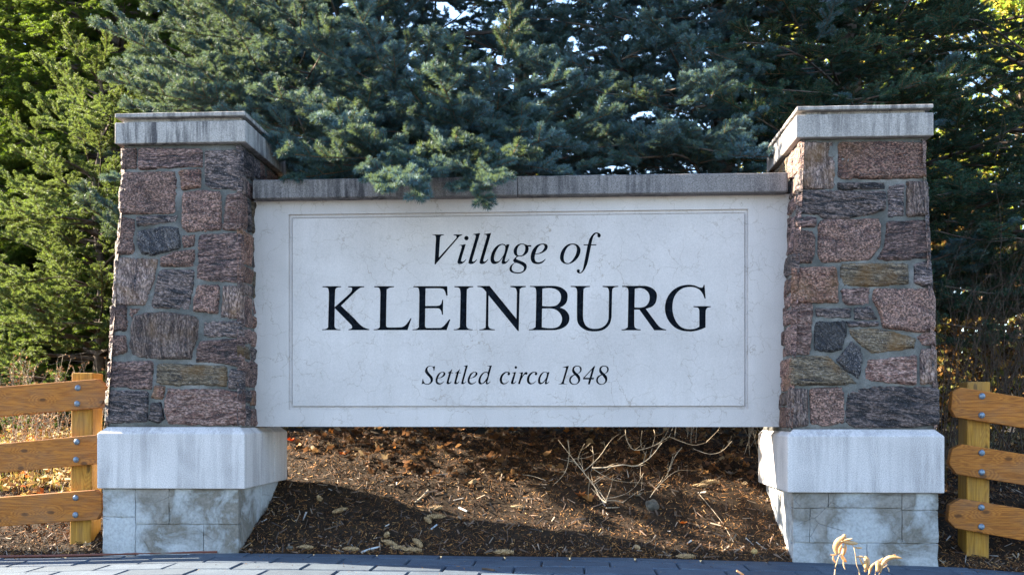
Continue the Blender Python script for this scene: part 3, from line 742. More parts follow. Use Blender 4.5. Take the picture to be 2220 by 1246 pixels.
# frame: ring round the channel
def ring(L0, R0, B0, T0, L1, R1, B1, T1, y0, y1=None):
    y1 = y0 if y1 is None else y1
    return [(L0, y0, B0), (R0, y0, B0), (R0, y0, T0), (L0, y0, T0), (L1, y1, B1), (R1, y1, B1), (R1, y1, T1), (L1, y1, T1)], \
           [(0, 1, 5, 4), (1, 2, 6, 5), (2, 3, 7, 6), (3, 0, 4, 7)]
mb = MB()
mb.add(*ring(f_l, f_r, f_b, f_t, o_l, o_r, o_b, o_t, YS))
mb.add(*ring(o_l, o_r, o_b, o_t, o_l, o_r, o_b, o_t, YS, YS + .011))
c_ = .006
mb.add(*ring(o_l, o_r, o_b, o_t, i_l - c_, i_r + c_, i_b - c_, i_t + c_, YS + .011, YS + .009))
mb.add(*ring(i_l - c_, i_r + c_, i_b - c_, i_t + c_, i_l, i_r, i_b, i_t, YS + .009, YS + .016))
mb.add([(f_l, YS, f_b), (f_r, YS, f_b), (f_r, YS + TH, f_b), (f_l, YS + TH, f_b), (f_l, YS, f_t), (f_r, YS, f_t), (f_r, YS + TH, f_t), (f_l, YS + TH, f_t)],
       [(0, 3, 2, 1), (4, 5, 6, 7), (1, 2, 6, 5), (2, 3, 7, 6), (3, 0, 4, 7)])
bevel(mb.build('frame', M_PANEL, SIGN), .002, 2)
# engraved panel
YP = YS + .002; DEPTH = .007
verts2, edges2, polys, li = [], [], [], []
def addc(c):
    n0 = len(verts2); verts2.extend(Vector(q) for q in c); edges2.extend((n0 + i, n0 + (i + 1) % len(c)) for i in range(len(c)))
addc([(i_l, i_b), (i_r, i_b), (i_r, i_t), (i_l, i_t)])
for gi, (x0, y0, sc_, cs) in enumerate(GLY):
    cc = []
    for s_ in cs:
        w2 = [(lambda p: (p.x, p.z))(P(a, b, YP)) for a, b in contour(s_, x0, y0, sc_)]
        cc.append(w2); addc(w2)
    polys.append(cc)
res = delaunay_2d_cdt(verts2, edges2, [], 0, 1e-6)
cv = np.array([(v.x, v.y) for v in res[0]]); cf = np.array([list(f) for f in res[2]])
cen = cv[cf].mean(1); owner = np.full(len(cf), -1)
for gi, cc in enumerate(polys):
    k = np.zeros(len(cen), bool)
    for c in cc: k ^= inside(cen, c)
    owner[k] = gi
inr = (cen[:, 0] > i_l) & (cen[:, 0] < i_r) & (cen[:, 1] > i_b) & (cen[:, 1] < i_t)
def orient(f):
    a, b, c = (cv[i] for i in f)
    return tuple(f) if (b[0] - a[0]) * (c[1] - a[1]) - (b[1] - a[1]) * (c[0] - a[0]) > 0 else tuple(reversed(f))
V = [(x, YP, y) for x, y in cv]; F = [orient([int(i) for i in f]) for f in cf[(owner == -1) & inr]]
mb = MB(); mb.add(V, F); mb.add(*ring(i_l, i_r, i_b, i_t, i_l, i_r, i_b, i_t, YP, YS + .018))
PANEL = mb.build('panel', M_PANEL, SIGN)
for gi, cc in enumerate(polys):
    fs = cf[owner == gi]; used = sorted(set(int(i) for i in fs.ravel())); ix = {u: k for k, u in enumerate(used)}
    mb = MB(); mb.add([(cv[u][0], YP + DEPTH, cv[u][1]) for u in used], [tuple(ix[i] for i in orient([int(k) for k in f])) for f in fs])
    for c in cc:
        n = len(c); mb.add([(x, YP + .0004, y) for x, y in c] + [(x, YP + DEPTH, y) for x, y in c], [(i, (i + 1) % n, n + (i + 1) % n, n + i) for i in range(n)])
    mb.build('letter', M_LETTER, PANEL)
# coping in three cast lengths butted end to end
yc = 4.575
cl, cr_ = PX(547, yc), PX(1709, yc); ct, cb = (P(547, 386, yc).z + P(1709, 377, yc).z) / 2, (P(547, 428, yc).z + P(1709, 418, yc).z) / 2
j1, j2 = PX(1121, yc), None
for k, (xa, xb) in enumerate(((cl, j1 - .0002), (j1 + .0002, cr_))):
    rough_box('coping', (xa, yc, cb), (xb, YS + TH + .06, ct), M_COPE, SIGN, .05, .0015, .004, 20 + k, 8)

# ================================================================== FENCES
def fence(label, posts, rails, sgn):
    root = thing('wooden_fence', label, 'fence', G(*posts[0][4]))
    for (x0, x1, yt, yb, _, bx0, bx1) in posts:
        Yf = 4.552; d_ = .105
        a, b = P(x0, yt, Yf), P(x1, yt, Yf); c, d = P(bx1, yb, Yf), P(bx0, yb, Yf)
        for q in (c, d): q.z -= .25
        ch = .010
        vs_ = [a, b, c, d] + [q + Vector((0, d_, 0)) for q in (a, b, c, d)]
        o = obj('post', vs_, [(3, 2, 1, 0), (4, 5, 6, 7), (0, 1, 5, 4), (1, 2, 6, 5), (2, 3, 7, 6), (3, 0, 4, 7)], M_POST, root)
        bevel(o, .005, 2)
    for pts, bolts in rails:
        Yr = 4.511
        q = [P(x, y, Yr) for x, y in pts]; n = len(q)
        vs_ = q + [p + Vector((0, .038, 0)) for p in q]
        fc = [tuple(range(n)), tuple(reversed(range(n, 2 * n)))] + [(i, i + n, (i + 1) % n + n, (i + 1) % n) for i in range(n)]
        o = obj('rail', vs_, fc, M_RAIL, root)
        bm = bmesh.new(); bm.from_mesh(o.data); bmesh.ops.recalc_face_normals(bm, faces=bm.faces[:]); bm.to_mesh(o.data); bm.free()
        bevel(o, .0035, 2)
        for (bx, by) in bolts:
            c = P(bx, by, Yr); rr = .0145
            vs_, fc = [], []
            rings_ = [(1.0, 0), (.97, .003), (.80, .0065), (.5, .009), (0.2, .0098)]
            for (s_, h_) in rings_:
                for k in range(14):
                    a_ = 2 * math.pi * k / 14; vs_.append(c + Vector((math.cos(a_) * rr * s_, -h_, math.sin(a_) * rr * s_)))
            for j in range(len(rings_) - 1):
                for k in range(14): fc.append((j * 14 + k, j * 14 + (k + 1) % 14, (j + 1) * 14 + (k + 1) % 14, (j + 1) * 14 + k))
            fc.append(tuple(range(4 * 14, 5 * 14)))
            b_ = obj('bolt', vs_, fc, M_BOLT, o, smooth=True)
    return root
S7 = lambda pts, ox=0: [(ox + x / 2.675, 780 + y / 2.675) for x, y in pts]
far = lambda a, b, x: (x, a[1] + (b[1] - a[1]) * (x - a[0]) / (b[0] - a[0]))
def railL(top0, top1, clip, bot1, bot0): 
    t0, t1 = S7([top0])[0], S7([top1])[0]; b0, b1 = S7([bot0])[0], S7([bot1])[0]
    return [far(b0, b1, -1150), far(t0, t1, -1150)] + [t1] + S7(clip) + [b1]
fence('three rail timber fence left of the left pillar, in front of lit grass and weeds',
  [(155, 201.5, 808, 1184, (172, 1184), 149, 195), (-905, -850, 800, 1230, (-860, 1240), -905, -850)],
  [(railL((0, 155), (560, 110), [(618, 150), (618, 215)], (575, 278), (0, 328)), S7([(452, 162), (448, 253)])),
   (railL((0, 485), (560, 432), [(612, 470), (612, 545)], (575, 602), (0, 655)), S7([(446, 474), (441, 577)])),
   (railL((0, 795), (550, 752), [(590, 790), (590, 880)], (560, 925), (0, 965)), S7([(439, 798), (438, 897)]))], 0)
def railR(top0, top1, clip, bot0, bot1):
    t0, t1 = S7([top0], 1980)[0], S7([top1], 1980)[0]; b0, b1 = S7([bot0], 1980)[0], S7([bot1], 1980)[0]
    return [t0, far(t0, t1, 3300), far(b0, b1, 3300), b0] + S7(clip, 1980)
fence('three rail timber fence right of the right pillar, against dark undergrowth',
  [(2097.5, 2147.5, 827, 1228, (2120, 1226), 2094, 2143.5), (3160, 3215, 990, 1400, (3180, 1400), 3160, 3215)],
  [(railR((275, 158), (642, 215), [(218, 285), (228, 185)], (245, 332), (642, 395)), S7([(398, 210), (396, 320)], 1980)),
   (railR((285, 487), (642, 545), [(207, 600), (225, 515)], (250, 662), (642, 725)), S7([(396, 538), (396, 650)], 1980)),
   (railR((275, 803), (642, 862), [(200, 930), (210, 840)], (245, 975), (642, 1048)), S7([(394, 854), (394, 966)], 1980))], 1)

# ================================================================== SPRUCE FOLIAGE
def needle_mat(name, c0, c1, tcol, tw):
    m = Mat(name, .55, .15)
    at = m.node('ShaderNodeAttribute', attribute_name='Col')
    oi = m.node('ShaderNodeObjectInfo')
    c = m.mix(at.outputs['Fac'], c0, c1)
    hs = m.node('ShaderNodeHueSaturation'); m.l.new(c, hs.inputs['Color']); m.l.new(m.math('ADD', m.math('MULTIPLY', oi.outputs['Random'], .75), .55), hs.inputs['Value']); m.l.new(m.math('ADD', m.math('MULTIPLY', oi.outputs['Random'], .03), .485), hs.inputs['Hue'])
    m.col(hs.outputs[0])
    tr = m.node('ShaderNodeBsdfTranslucent'); tr.inputs[0].default_value = (*tcol, 1)
    mx = m.node('ShaderNodeMixShader', _Fac=tw); m.l.new(m.b.outputs[0], mx.inputs[1]); m.l.new(tr.outputs[0], mx.inputs[2])
    m.l.new(mx.outputs[0], m.n['Material Output'].inputs['Surface'])
    return m.m
N_BLUE = needle_mat('blue_spruce_needles', (.012, .032, .040), (.102, .188, .225), (.24, .32, .09), .16)
N_GREEN = needle_mat('green_spruce_needles', (.010, .028, .008), (.060, .115, .025), (.26, .38, .03), .30)
N_PALE = needle_mat('pale_green_spruce_needles', (.010, .026, .010), (.075, .120, .055), (.26, .34, .06), .26)
N_DARK = needle_mat('dark_spruce_needles', (.006, .020, .015), (.040, .088, .066), (.10, .15, .03), .2)
M_SHOOT = simple('orange_brown_shoot', (.20, .105, .05), .8, .2)

def spray_mesh(name, seed, nmat, L=.34, nlat=11, lat=.14, nl=.026, nw=.0022, per_m=900, droop=0., sub=True, bare=.12, thr=(50, 74)):
    """a fan of shoots: brown twigs clothed in single needles"""
    rs = np.random.RandomState(seed); r = random.Random(seed)
    tw = []
    def add(p, d, l, lvl, z=0.):
        tw.append((p, d, l, lvl))
    main_d = Vector((0, 1, 0)); segs = []
    p = Vector((0, 0, 0)); d = main_d.copy(); n = 6
    pts = [p.copy()]
    for i in range(n):
        d = (d + Vector((r.uniform(-.09, .09), 0, r.uniform(-.05, .08) - droop * .12))).normalized()
        tw.append((p.copy(), d.copy(), L / n, 0)); p = p + d * (L / n); pts.append(p.copy())
    def at(t):
        k = min(n - 1, int(t * n)); return pts[k].lerp(pts[k + 1], t * n - k), (pts[k + 1] - pts[k]).normalized()
    for i in range(nlat):
        t = .10 + .86 * i / (nlat - 1) + r.uniform(-.02, .02); t = min(.97, t)
        o, dd = at(t); sgn = 1 if i % 2 else -1
        an = R(r.uniform(38, 58)); side = Vector((sgn, 0, 0))
        rl = R(r.uniform(-20, 62)); side = Vector((sgn * math.cos(rl), 0, math.sin(rl)))
        q = (dd * math.cos(an) + side * math.sin(an) + Vector((0, 0, -droop * r.uniform(.2, .9)))).normalized()
        l = lat * (1.15 - .6 * t) * r.uniform(.75, 1.15)
        tw.append((o, q, l, 1))
        if sub and l > lat * .8:
            for k in range(r.choice((1, 2))):
                tt = r.uniform(.3, .6); s2 = 1 if k else -1
                q2 = (q * .7 + q.cross(Vector((0, 0, 1))) * s2 * .7 + Vector((0, 0, r.uniform(-.15, .35) - droop * .5))).normalized()
                tw.append((o + q * l * tt, q2, l * r.uniform(.35, .6), 2))
    o, dd = pts[-1], (pts[-1] - pts[-2]).normalized()
    for s_ in (-1, 1): tw.append((o, (dd + Vector((s_ * r.uniform(.5, .9), 0, r.uniform(-.1, .2)))).normalized(), lat * .5, 2))
    tw.append((o, dd, lat * .55, 2))
    V, F, C = [], [], []
    nv = 0
    for (o, d, l, lvl) in tw:
        n_ = max(4, int(l * per_m * r.uniform(.9, 1.1)))
        o_, d_ = np.array(o), np.array(d)
        ref = np.array((0, 0, 1.)) if abs(d.z) < .9 else np.array((1., 0, 0))
        u = np.cross(d_, ref); u /= np.linalg.norm(u); v = np.cross(u, d_)
        t = rs.uniform(0, 1, n_) ** .9
        az = rs.uniform(0, 2 * np.pi, n_); th = np.radians(rs.uniform(thr[0], thr[1], n_)) * (1 - .5 * (t > .94))
        nd = np.cos(th)[:, None] * d_ + np.sin(th)[:, None] * (np.cos(az)[:, None] * u + np.sin(az)[:, None] * v)
        nd += np.array((0, 0, .22)); nd /= np.linalg.norm(nd, axis=1)[:, None]
        ln = nl * rs.uniform(.7, 1.1, n_) * (1 - .25 * (t > .9)) * (.8 if lvl == 0 else 1)
        b = o_ + d_ * (t * l)[:, None]
        wv = np.cross(nd, rs.normal(size=(n_, 3))); wv /= np.linalg.norm(wv, axis=1)[:, None]; wv *= nw / 2
        mid = b + nd * (ln * .45)[:, None] ; tip = b + nd * ln[:, None]
        vv = np.stack([b, mid + wv, tip, mid - wv], 1).reshape(-1, 3)
        i0 = nv + 4 * np.arange(n_)[:, None]
        F.append(np.concatenate([i0, i0 + 1, i0 + 2, i0 + 3], 1)); V.append(vv); nv += 4 * n_
        cc = np.repeat(rs.uniform(0, 1, n_) * .6 + .4 * rs.uniform(), 4); C.append(cc)
    nF = sum(len(f) for f in F)
    for (o, d, l, lvl) in tw:
        rad = (.0032, .0024, .0018)[lvl]; d_ = Vector(d)
        a = d_.cross(Vector((.1, .2, 1))).normalized(); b = d_.cross(a)
        e = Vector(o) + d_ * l
        q = [Vector(o) + a * rad, Vector(o) + b * rad, Vector(o) - (a + b) * rad * .7, e + a * rad * .6, e + b * rad * .6, e - (a + b) * rad * .4]
        V.append(np.array([tuple(x) for x in q])); F.append(nv + np.array([(0, 1, 4, 3), (1, 2, 5, 4), (2, 0, 3, 5)])); C.append(np.zeros(6)); nv += 6
    V = np.concatenate(V); F = np.concatenate(F); C = np.concatenate(C)
    m = np_mesh(name, V, F, np.stack([C, C, C], 1), nmat); m.materials.append(M_SHOOT)
    mi = np.zeros(len(F), dtype=np.int32); mi[nF:] = 1; m.polygons.foreach_set('material_index', mi)
    return m
SETS = {}
def spray_set(key, nmat, nvar, **kw):
    SETS[key] = [bpy.data.objects.new('spray_shape', spray_mesh('spray_shape', 17 * i + hash_(key), nmat, **kw)) for i in range(nvar)]
def hash_(s): return sum(ord(c) * (i + 3) for i, c in enumerate(s)) % 977
spray_set('blue', N_BLUE, 7, L=.34, nlat=7, lat=.14, nl=.030, nw=.0026, per_m=3000)
spray_set('bluefar', N_BLUE, 5, L=.34, nlat=7, lat=.14, nl=.030, nw=.0032, per_m=2000)
spray_set('green', N_GREEN, 4, L=.38, nlat=9, lat=.15, nl=.022, nw=.0034, per_m=1500, droop=.6)
spray_set('pale', N_PALE, 4, L=.34, nlat=8, lat=.14, nl=.025, nw=.0030, per_m=1900, droop=.05)
spray_set('dark', N_DARK, 4, L=.36, nlat=8, lat=.14, nl=.024, nw=.0034, per_m=1600, droop=.2)

GROUPS = {}
def inst_group(key):
    """points carrying rot / scl / idx become copies of the sprays"""
    if key in GROUPS: return GROUPS[key]
    ng = bpy.data.node_groups.new('foliage_' + key, 'GeometryNodeTree')
    ng.interface.new_socket('Geometry', in_out='INPUT', socket_type='NodeSocketGeometry')
    ng.interface.new_socket('Geometry', in_out='OUTPUT', socket_type='NodeSocketGeometry')
    N, L = ng.nodes, ng.links
    gi, go = N.new('NodeGroupInput'), N.new('NodeGroupOutput')
    jn = N.new('GeometryNodeJoinGeometry')
    for o in reversed(SETS[key]):
        oi = N.new('GeometryNodeObjectInfo'); oi.inputs['Object'].default_value = o; oi.inputs['As Instance'].default_value = True
        L.new(oi.outputs['Geometry'], jn.inputs[0])
    ip = N.new('GeometryNodeInstanceOnPoints'); ip.inputs['Pick Instance'].default_value = True
    def attr(nm, ty):
        a = N.new('GeometryNodeInputNamedAttribute'); a.data_type = ty; a.inputs['Name'].default_value = nm; return [o for o in a.outputs if o.enabled][0] if True else None
    ra = N.new('GeometryNodeInputNamedAttribute'); ra.data_type = 'FLOAT_VECTOR'; ra.inputs['Name'].default_value = 'rot'
    sa = N.new('GeometryNodeInputNamedAttribute'); sa.data_type = 'FLOAT'; sa.inputs['Name'].default_value = 'scl'
    ia = N.new('GeometryNodeInputNamedAttribute'); ia.data_type = 'INT'; ia.inputs['Name'].default_value = 'idx'
    er = N.new('FunctionNodeEulerToRotation')
    out = lambda n: [o for o in n.outputs if o.enabled and o.name == 'Attribute'][0]
    L.new(out(ra), er.inputs[0]); L.new(er.outputs[0], ip.inputs['Rotation'])
    L.new(out(sa), ip.inputs['Scale']); L.new(out(ia), ip.inputs['Instance Index'])
    L.new(gi.outputs[0], ip.inputs['Points']); L.new(jn.outputs[0], ip.inputs['Instance'])
    L.new(ip.outputs[0], go.inputs[0])
    GROUPS[key] = ng; return ng
def foliage(name, pts, key, parent):
    """pts: (position, forward, up, scale)"""
    off = wloc(parent)
    m = bpy.data.meshes.new(name); m.vertices.add(len(pts))
    m.vertices.foreach_set('co', np.array([tuple(p[0] - off) for p in pts], dtype=np.float32).ravel())
    rot = []
    for p, f, u, s in pts:
        f = f.normalized(); x = f.cross(u)
        if x.length < .01: x = f.cross(Vector((1, 0, 0)))
        x.normalize(); z = x.cross(f)
        rot.append(tuple(Matrix((x, f, z)).transposed().to_euler()))
    a = m.attributes.new('rot', 'FLOAT_VECTOR', 'POINT'); a.data.foreach_set('vector', np.array(rot, dtype=np.float32).ravel())
    a = m.attributes.new('scl', 'FLOAT', 'POINT'); a.data.foreach_set('value', np.array([p[3] for p in pts], dtype=np.float32))
    a = m.attributes.new('idx', 'INT', 'POINT'); rs = np.random.RandomState(len(pts)); a.data.foreach_set('value', rs.randint(0, 99, len(pts)).astype(np.int32))
    m.update()
    o = bpy.data.objects.new(name, m); COL.objects.link(o); o.parent = parent; o['kind'] = 'stuff'
    md = o.modifiers.new('sprays', 'NODES'); md.node_group = inst_group(key)
    return o
def bough(start, az, L, e0, droop, tip, r, pts, mb, dens=1., s0=.30, scale=1., rad=.02, flat=.12, given=None):
    """one bough: curved limb, side limbs and the sprays they carry"""
    def path(o, az, L, e0, droop, tip, step=.07):
        q = [o.copy()]; n = max(4, int(L / step)); a = az
        for i in range(n):
            t = (i + .5) / n
            el = e0 - droop * math.sin(min(1, t * 1.25) * math.pi / 2) + tip * max(0, t - .55) / .45
            a += r.uniform(-.05, .05)
            q.append(q[-1] + Vector((math.sin(a) * math.cos(el), math.cos(a) * math.cos(el), math.sin(el))) * (L / n))
        return q
    def carry(q, t0, side_len, lvl, base_r):
        n = len(q) - 1; Lq = sum((q[i + 1] - q[i]).length for i in range(n))
        mb.tube(q[::2] + ([q[-1]] if n % 2 else []), [max(.0018, base_r * (1 - .85 * i / n)) for i in range(0, n + 1, 2)] + ([.002] if n % 2 else []), 5 if lvl == 0 else 4, cap=False)
        step = (.15 if lvl == 0 else .105) / dens; s = t0 * Lq; sgn = r.choice((-1, 1))
        while s < Lq - .04:
            f_ = s / Lq * n; i = int(f_); p = q[i].lerp(q[i + 1], f_ - i); d = (q[i + 1] - q[i]).normalized()
            lat = d.cross(Vector((0, 0, 1)))
            lat = lat.normalized() if lat.length > .05 else Vector((1, 0, 0))
            sgn = -sgn; rem = (Lq - s)
            an = R(r.uniform(40, 62)); dd = (d * math.cos(an) + lat * sgn * math.sin(an) + Vector((0, 0, r.uniform(-flat, flat)))).normalized()
            up = Vector((r.uniform(-.3, .3), r.uniform(-.3, .3), 1))
            if lvl == 0 and rem > .42:
                l2 = min(side_len, rem * r.uniform(.45, .7))
                q2 = path(p, math.atan2(dd.x, dd.y), l2, math.asin(max(-1, min(1, dd.z))) - .05, droop * .35, .25, .06)
                carry(q2, .22, 0, 1, base_r * .42)
            else:
                pts.append((p, dd, up, scale * r.uniform(.72, 1.08) * (min(1., .55 + rem * 1.1))))
            if r.random() < .30 * dens:
                pts.append((p, (d + Vector((r.uniform(-.5, .5), r.uniform(-.5, .5), r.uniform(.1, .7)))).normalized(), up, scale * r.uniform(.5, .8)))
            s += step * r.uniform(.8, 1.2)
        pts.append((q[-1], (q[-1] - q[-2]).normalized(), Vector((0, 0, 1)), scale * r.uniform(.8, 1.)))
    if given: q = []
    if given:
        for a_, b_ in zip(given, given[1:]):
            k_ = max(1, int((b_ - a_).length / .07)); q += [a_.lerp(b_, i / k_) for i in range(k_)]
        q.append(given[-1])
    else: q = path(start, az, L, e0, droop, tip)
    carry(q, s0, .8 if not given else .24, 0, rad)
    return q
def smooth_path(q):
    out = []
    for i in range(len(q) - 1):
        p0, p1, p2, p3 = q[max(0, i - 1)], q[i], q[i + 1], q[min(len(q) - 1, i + 2)]
        for j in range(4):
            t = j / 4; out.append(.5 * (2 * p1 + (p2 - p0) * t + (2 * p0 - 5 * p1 + 4 * p2 - p3) * t * t + (3 * p1 - p0 - 3 * p2 + p3) * t ** 3))
    return out + [q[-1]]
def spruce(label, X, Y, H, Rb, key, seed, z0=None, whorl=.27, nb=8, droop=.25, e0=.12, dens=1., scale=1., low=.15, top=None, extra=(), group='spruces behind the sign', tip=.35, s0=.30, twigs=True, name='spruce_tree'):
    r = random.Random(seed); base = Vector((X, Y, gz(X, Y) if z0 is None else z0))
    root = thing(name, label, 'tree', base, group)
    mb = MB(); n = 14
    rt = .035 * H ** .8 * .55
    mb.tube([base + Vector((.03 * math.sin(i * .9 + seed), .03 * math.cos(i * 1.3 + seed), -.15 + (H + .15) * i / n)) for i in range(n + 1)], [max(.01, rt * (1 - i / n) ** .9 + .008) for i in range(n + 1)], 10)
    mb.build('trunk', M_BARK, root, smooth=True)
    pts, wb = [], MB(); z = low; a0 = r.uniform(0, 6)
    while z < H - .1:
        f = z / H; L0 = Rb * (1 - f) ** .85 * (1 if f > .06 else .9)
        for k in range(nb):
            a = a0 + 2 * math.pi * k / nb + r.uniform(-.25, .25)
            L = max(.2, L0 * r.uniform(.78, 1.12))
            hi = z > (top or H)
            bough(base + Vector((0, 0, z + r.uniform(-.08, .08))), a, L, e0 + .35 * f + r.uniform(-.1, .1), droop * (1 - .5 * f), tip, r, pts, wb, dens * (.55 if hi else 1), s0, scale * (1.25 if hi else 1), .008 + .012 * L)
        if twigs:
            for k in range(10):   # dead inner twigs
                a = r.uniform(0, 6.28); l = r.uniform(.3, .9) * min(1, L0); o = base + Vector((0, 0, z + r.uniform(-.1, .1)))
                q = [o]
                for j in range(5): q.append(q[-1] + Vector((math.sin(a), math.cos(a), r.uniform(-.25, .15))) * l / 5); a += r.uniform(-.25, .25)
                wb.tube(q, [.005, .004, .0035, .003, .002, .001], 3, cap=False)
        z += whorl * r.uniform(.85, 1.15); a0 += 1.1
    for ln in extra:     # boughs reaching forward, seen ones plus some added to block the sun
        q = [P(*a) for a in ln]; L = sum((b - a).length for a, b in zip(q, q[1:]))
        st = Vector((base.x, base.y, q[0].z + .1)); g = smooth_path([st] + q)
        bough(None, 0, 0, 0, .2, .2, r, pts, wb, dens * 1.15, max(.25, 1 - (L + .5) / (L + (q[0] - st).length)), scale * .95, .016, given=g)
    wb.build('limb', M_BARK, root, kind='stuff')
    foliage('foliage', pts, key, root)
    return root, len(pts)
cnt = []
tree = lambda *a, **k: cnt.append(spruce(*a, **k)[1])
def at(px, Y): return P(px, 902, Y).x
# big blue spruce behind the middle of the sign
tree('broad blue spruce behind the sign whose silvery boughs hang over the coping', at(800, 7.3), 7.3, 9.5, 1.8, 'blue', 5, top=5.6, whorl=.38, nb=6, dens=.52, scale=1.25, low=.9, extra=[
  [(900, 260, 5.6), (860, 210, 5.2), (830, 150, 5.05)], [(950, 300, 5.6), (880, 220, 5.2), (780, 160, 5.1)], [(900, 330, 5.6), (790, 260, 5.2), (700, 240, 5.0)], [(880, 360, 5.5), (770, 325, 5.15), (650, 295, 5.05)],
  [(900, 290, 5.5), (860, 328, 4.95), (848, 345, 4.68), (842, 376, 4.49)], [(900, 300, 5.5), (880, 335, 4.95), (868, 350, 4.68), (870, 372, 4.5)], [(950, 300, 5.5), (960, 335, 4.95), (990, 340, 4.68), (1005, 370, 4.50)], [(1000, 300, 5.5), (1040, 340, 4.95), (1050, 345, 4.68), (1060, 362, 4.52)], [(930, 290, 5.4), (910, 335, 4.9), (905, 340, 4.66), (900, 358, 4.52)],
  [(1000, 260, 5.6), (1000, 200, 5.3), (990, 160, 5.1)], [(1050, 250, 5.7), (1080, 190, 5.3), (1090, 140, 5.2)], [(1020, 330, 5.5), (1000, 290, 5.1), (990, 265, 4.95)], [(1100, 340, 5.6), (1140, 325, 5.2), (1180, 305, 5.1)], [(800, 370, 5.2), (700, 360, 5.0), (620, 345, 4.95)]])
tree('blue spruce rising behind the cap of the left stone pillar', at(590, 7.35), 7.35, 8.5, 1.2, 'blue', 11, top=5.6, low=1.9, nb=7, dens=.58, scale=1.15, extra=[
  [(560, 200, 5.8), (470, 170, 5.4), (365, 125, 5.2)], [(560, 230, 5.7), (440, 225, 5.3), (370, 210, 5.15)], [(560, 260, 5.6), (520, 235, 5.3), (480, 220, 5.15)], [(600, 230, 5.7), (560, 150, 5.5), (540, 115, 5.4)],
  [(640, 260, 5.7), (620, 300, 5.3), (590, 345, 5.15)], [(640, 300, 5.7), (600, 350, 5.3), (570, 375, 5.15)], [(600, 180, 5.8), (640, 240, 5.4), (660, 290, 5.2)],
  [(600, 120, 6.2), (540, 70, 5.7), (500, 40, 5.4)], [(640, 60, 6.2), (570, 20, 5.7), (520, -20, 5.4)], [(600, -60, 6.2), (540, -90, 5.7), (500, -110, 5.4)], [(660, 120, 6.0), (650, 70, 5.5), (655, 30, 5.3)], [(660, 180, 5.9), (690, 130, 5.4), (700, 110, 5.2)],  # high boughs, partly out of view, added to shade the central front boughs
  [(470, 380, 6.4), (420, 420, 5.7), (400, 430, 5.4)], [(500, 460, 6.4), (470, 520, 5.8), (450, 540, 5.55)], [(520, 560, 6.4), (490, 600, 5.9), (470, 610, 5.7)]])  # unseen boughs behind the pillar, added to dapple sun on the right base
tree('open blue spruce behind the right half of the sign with sky showing through it', at(1560, 7.6), 7.6, 9.5, 1.95, 'bluefar', 23, top=5.6, dens=.68, nb=6, whorl=.36, low=1.1, extra=[
  [(1500, 300, 5.8), (1400, 310, 5.4), (1290, 320, 5.2)], [(1500, 250, 5.9), (1530, 230, 5.6), (1545, 205, 5.4)], [(1450, 330, 5.7), (1500, 320, 5.3), (1580, 335, 5.1)], [(1450, 200, 6), (1340, 210, 5.7), (1230, 170, 5.5)],
  [(1350, 150, 6.3), (1450, 90, 6), (1570, 125, 5.8)], [(1500, 350, 5.6), (1430, 340, 5.3), (1370, 345, 5.1)], [(1500, 40, 6.6), (1380, 50, 6.3), (1300, 20, 6.1)], [(1500, 330, 5.8), (1250, 340, 5.4), (1150, 350, 5.2)],
  [(1450, 90, 6.9), (1300, 60, 6.7), (1160, 40, 6.5)], [(1450, 150, 6.9), (1300, 120, 6.6), (1190, 110, 6.4)], [(1500, 10, 7), (1350, -10, 6.8), (1200, -20, 6.6)]])
# dark spruces on the right
tree('dark green spruce behind the cap of the right stone pillar', at(1850, 7.4), 7.4, 8, 1.6, 'dark', 31, top=5.6, dens=.8, nb=7, low=.9, extra=[
  [(1850, 230, 6), (1800, 205, 5.8), (1700, 195, 5.6)], [(1850, 240, 5.8), (1920, 205, 5.6), (1985, 185, 5.5)], [(1800, 140, 6.2), (1840, 110, 5.9)], [(1750, 130, 6.2), (1660, 95, 6), (1600, 95, 5.9)],
  [(2150, 400, 6.2), (2080, 415, 5.8), (2020, 425, 5.6)], [(1780, 330, 6), (1700, 290, 5.7), (1650, 260, 5.6)]])
tree('dark spruce at the far right above the right timber fence', at(2330, 8.2), 8.2, 8, 2.0, 'dark', 37, top=6.2, dens=.48, nb=6, whorl=.36, low=1.0, extra=[
  [(2230, 520, 6.4), (2120, 520, 6.0), (2030, 500, 5.8)], [(2250, 640, 6.4), (2140, 635, 6.0), (2050, 620, 5.8)], [(2230, 730, 6.4), (2140, 715, 6.0), (2040, 700, 5.8)], [(2150, 60, 6.6), (2080, 40, 6.3)]])
# left green spruces
tree('tall bright green spruce at the far left edge of the picture', at(-60, 9.9), 9.9, 9, 2.1, 'green', 41, top=7, droop=.45, nb=8, dens=.8)
tree('tall green spruce with drooping twigs left of the left pillar, behind the pale one', at(255, 9.2), 9.2, 9, 1.9, 'green', 43, top=6.6, droop=.45, nb=8, dens=.8)
tree('small pale green spruce close behind the left fence and left pillar', at(215, 7.5), 7.5, 2.85, 1.25, 'pale', 47, low=.12, whorl=.24, nb=7, dens=.7, scale=1.0, droop=.1, extra=[
  [(180, 420, 6.7), (130, 390, 6.5)], [(200, 480, 6.7), (110, 470, 6.5), (40, 480, 6.4)], [(200, 620, 6.7), (130, 600, 6.5), (70, 610, 6.4)], [(180, 700, 6.6), (110, 700, 6.4)], [(240, 260, 6.6), (225, 245, 6.4)]])
tree('low blue green spruce at the left edge behind the fence', at(-20, 9.0), 9.0, 1.9, 1.1, 'pale', 53, low=.12, whorl=.22, nb=7, scale=.9, droop=.1)
tree('distant blue spruce filling the top middle between the two big ones', at(1130, 11), 11, 10, 2.2, 'bluefar', 77, top=7.6, dens=.55, nb=6, whorl=.4, low=1.6)
tree('dark spruce in shadow filling the gap above the left cap, behind the blue one', at(370, 11), 11, 10, 2.3, 'dark', 71, top=7.4, dens=.7, nb=8, low=.6)
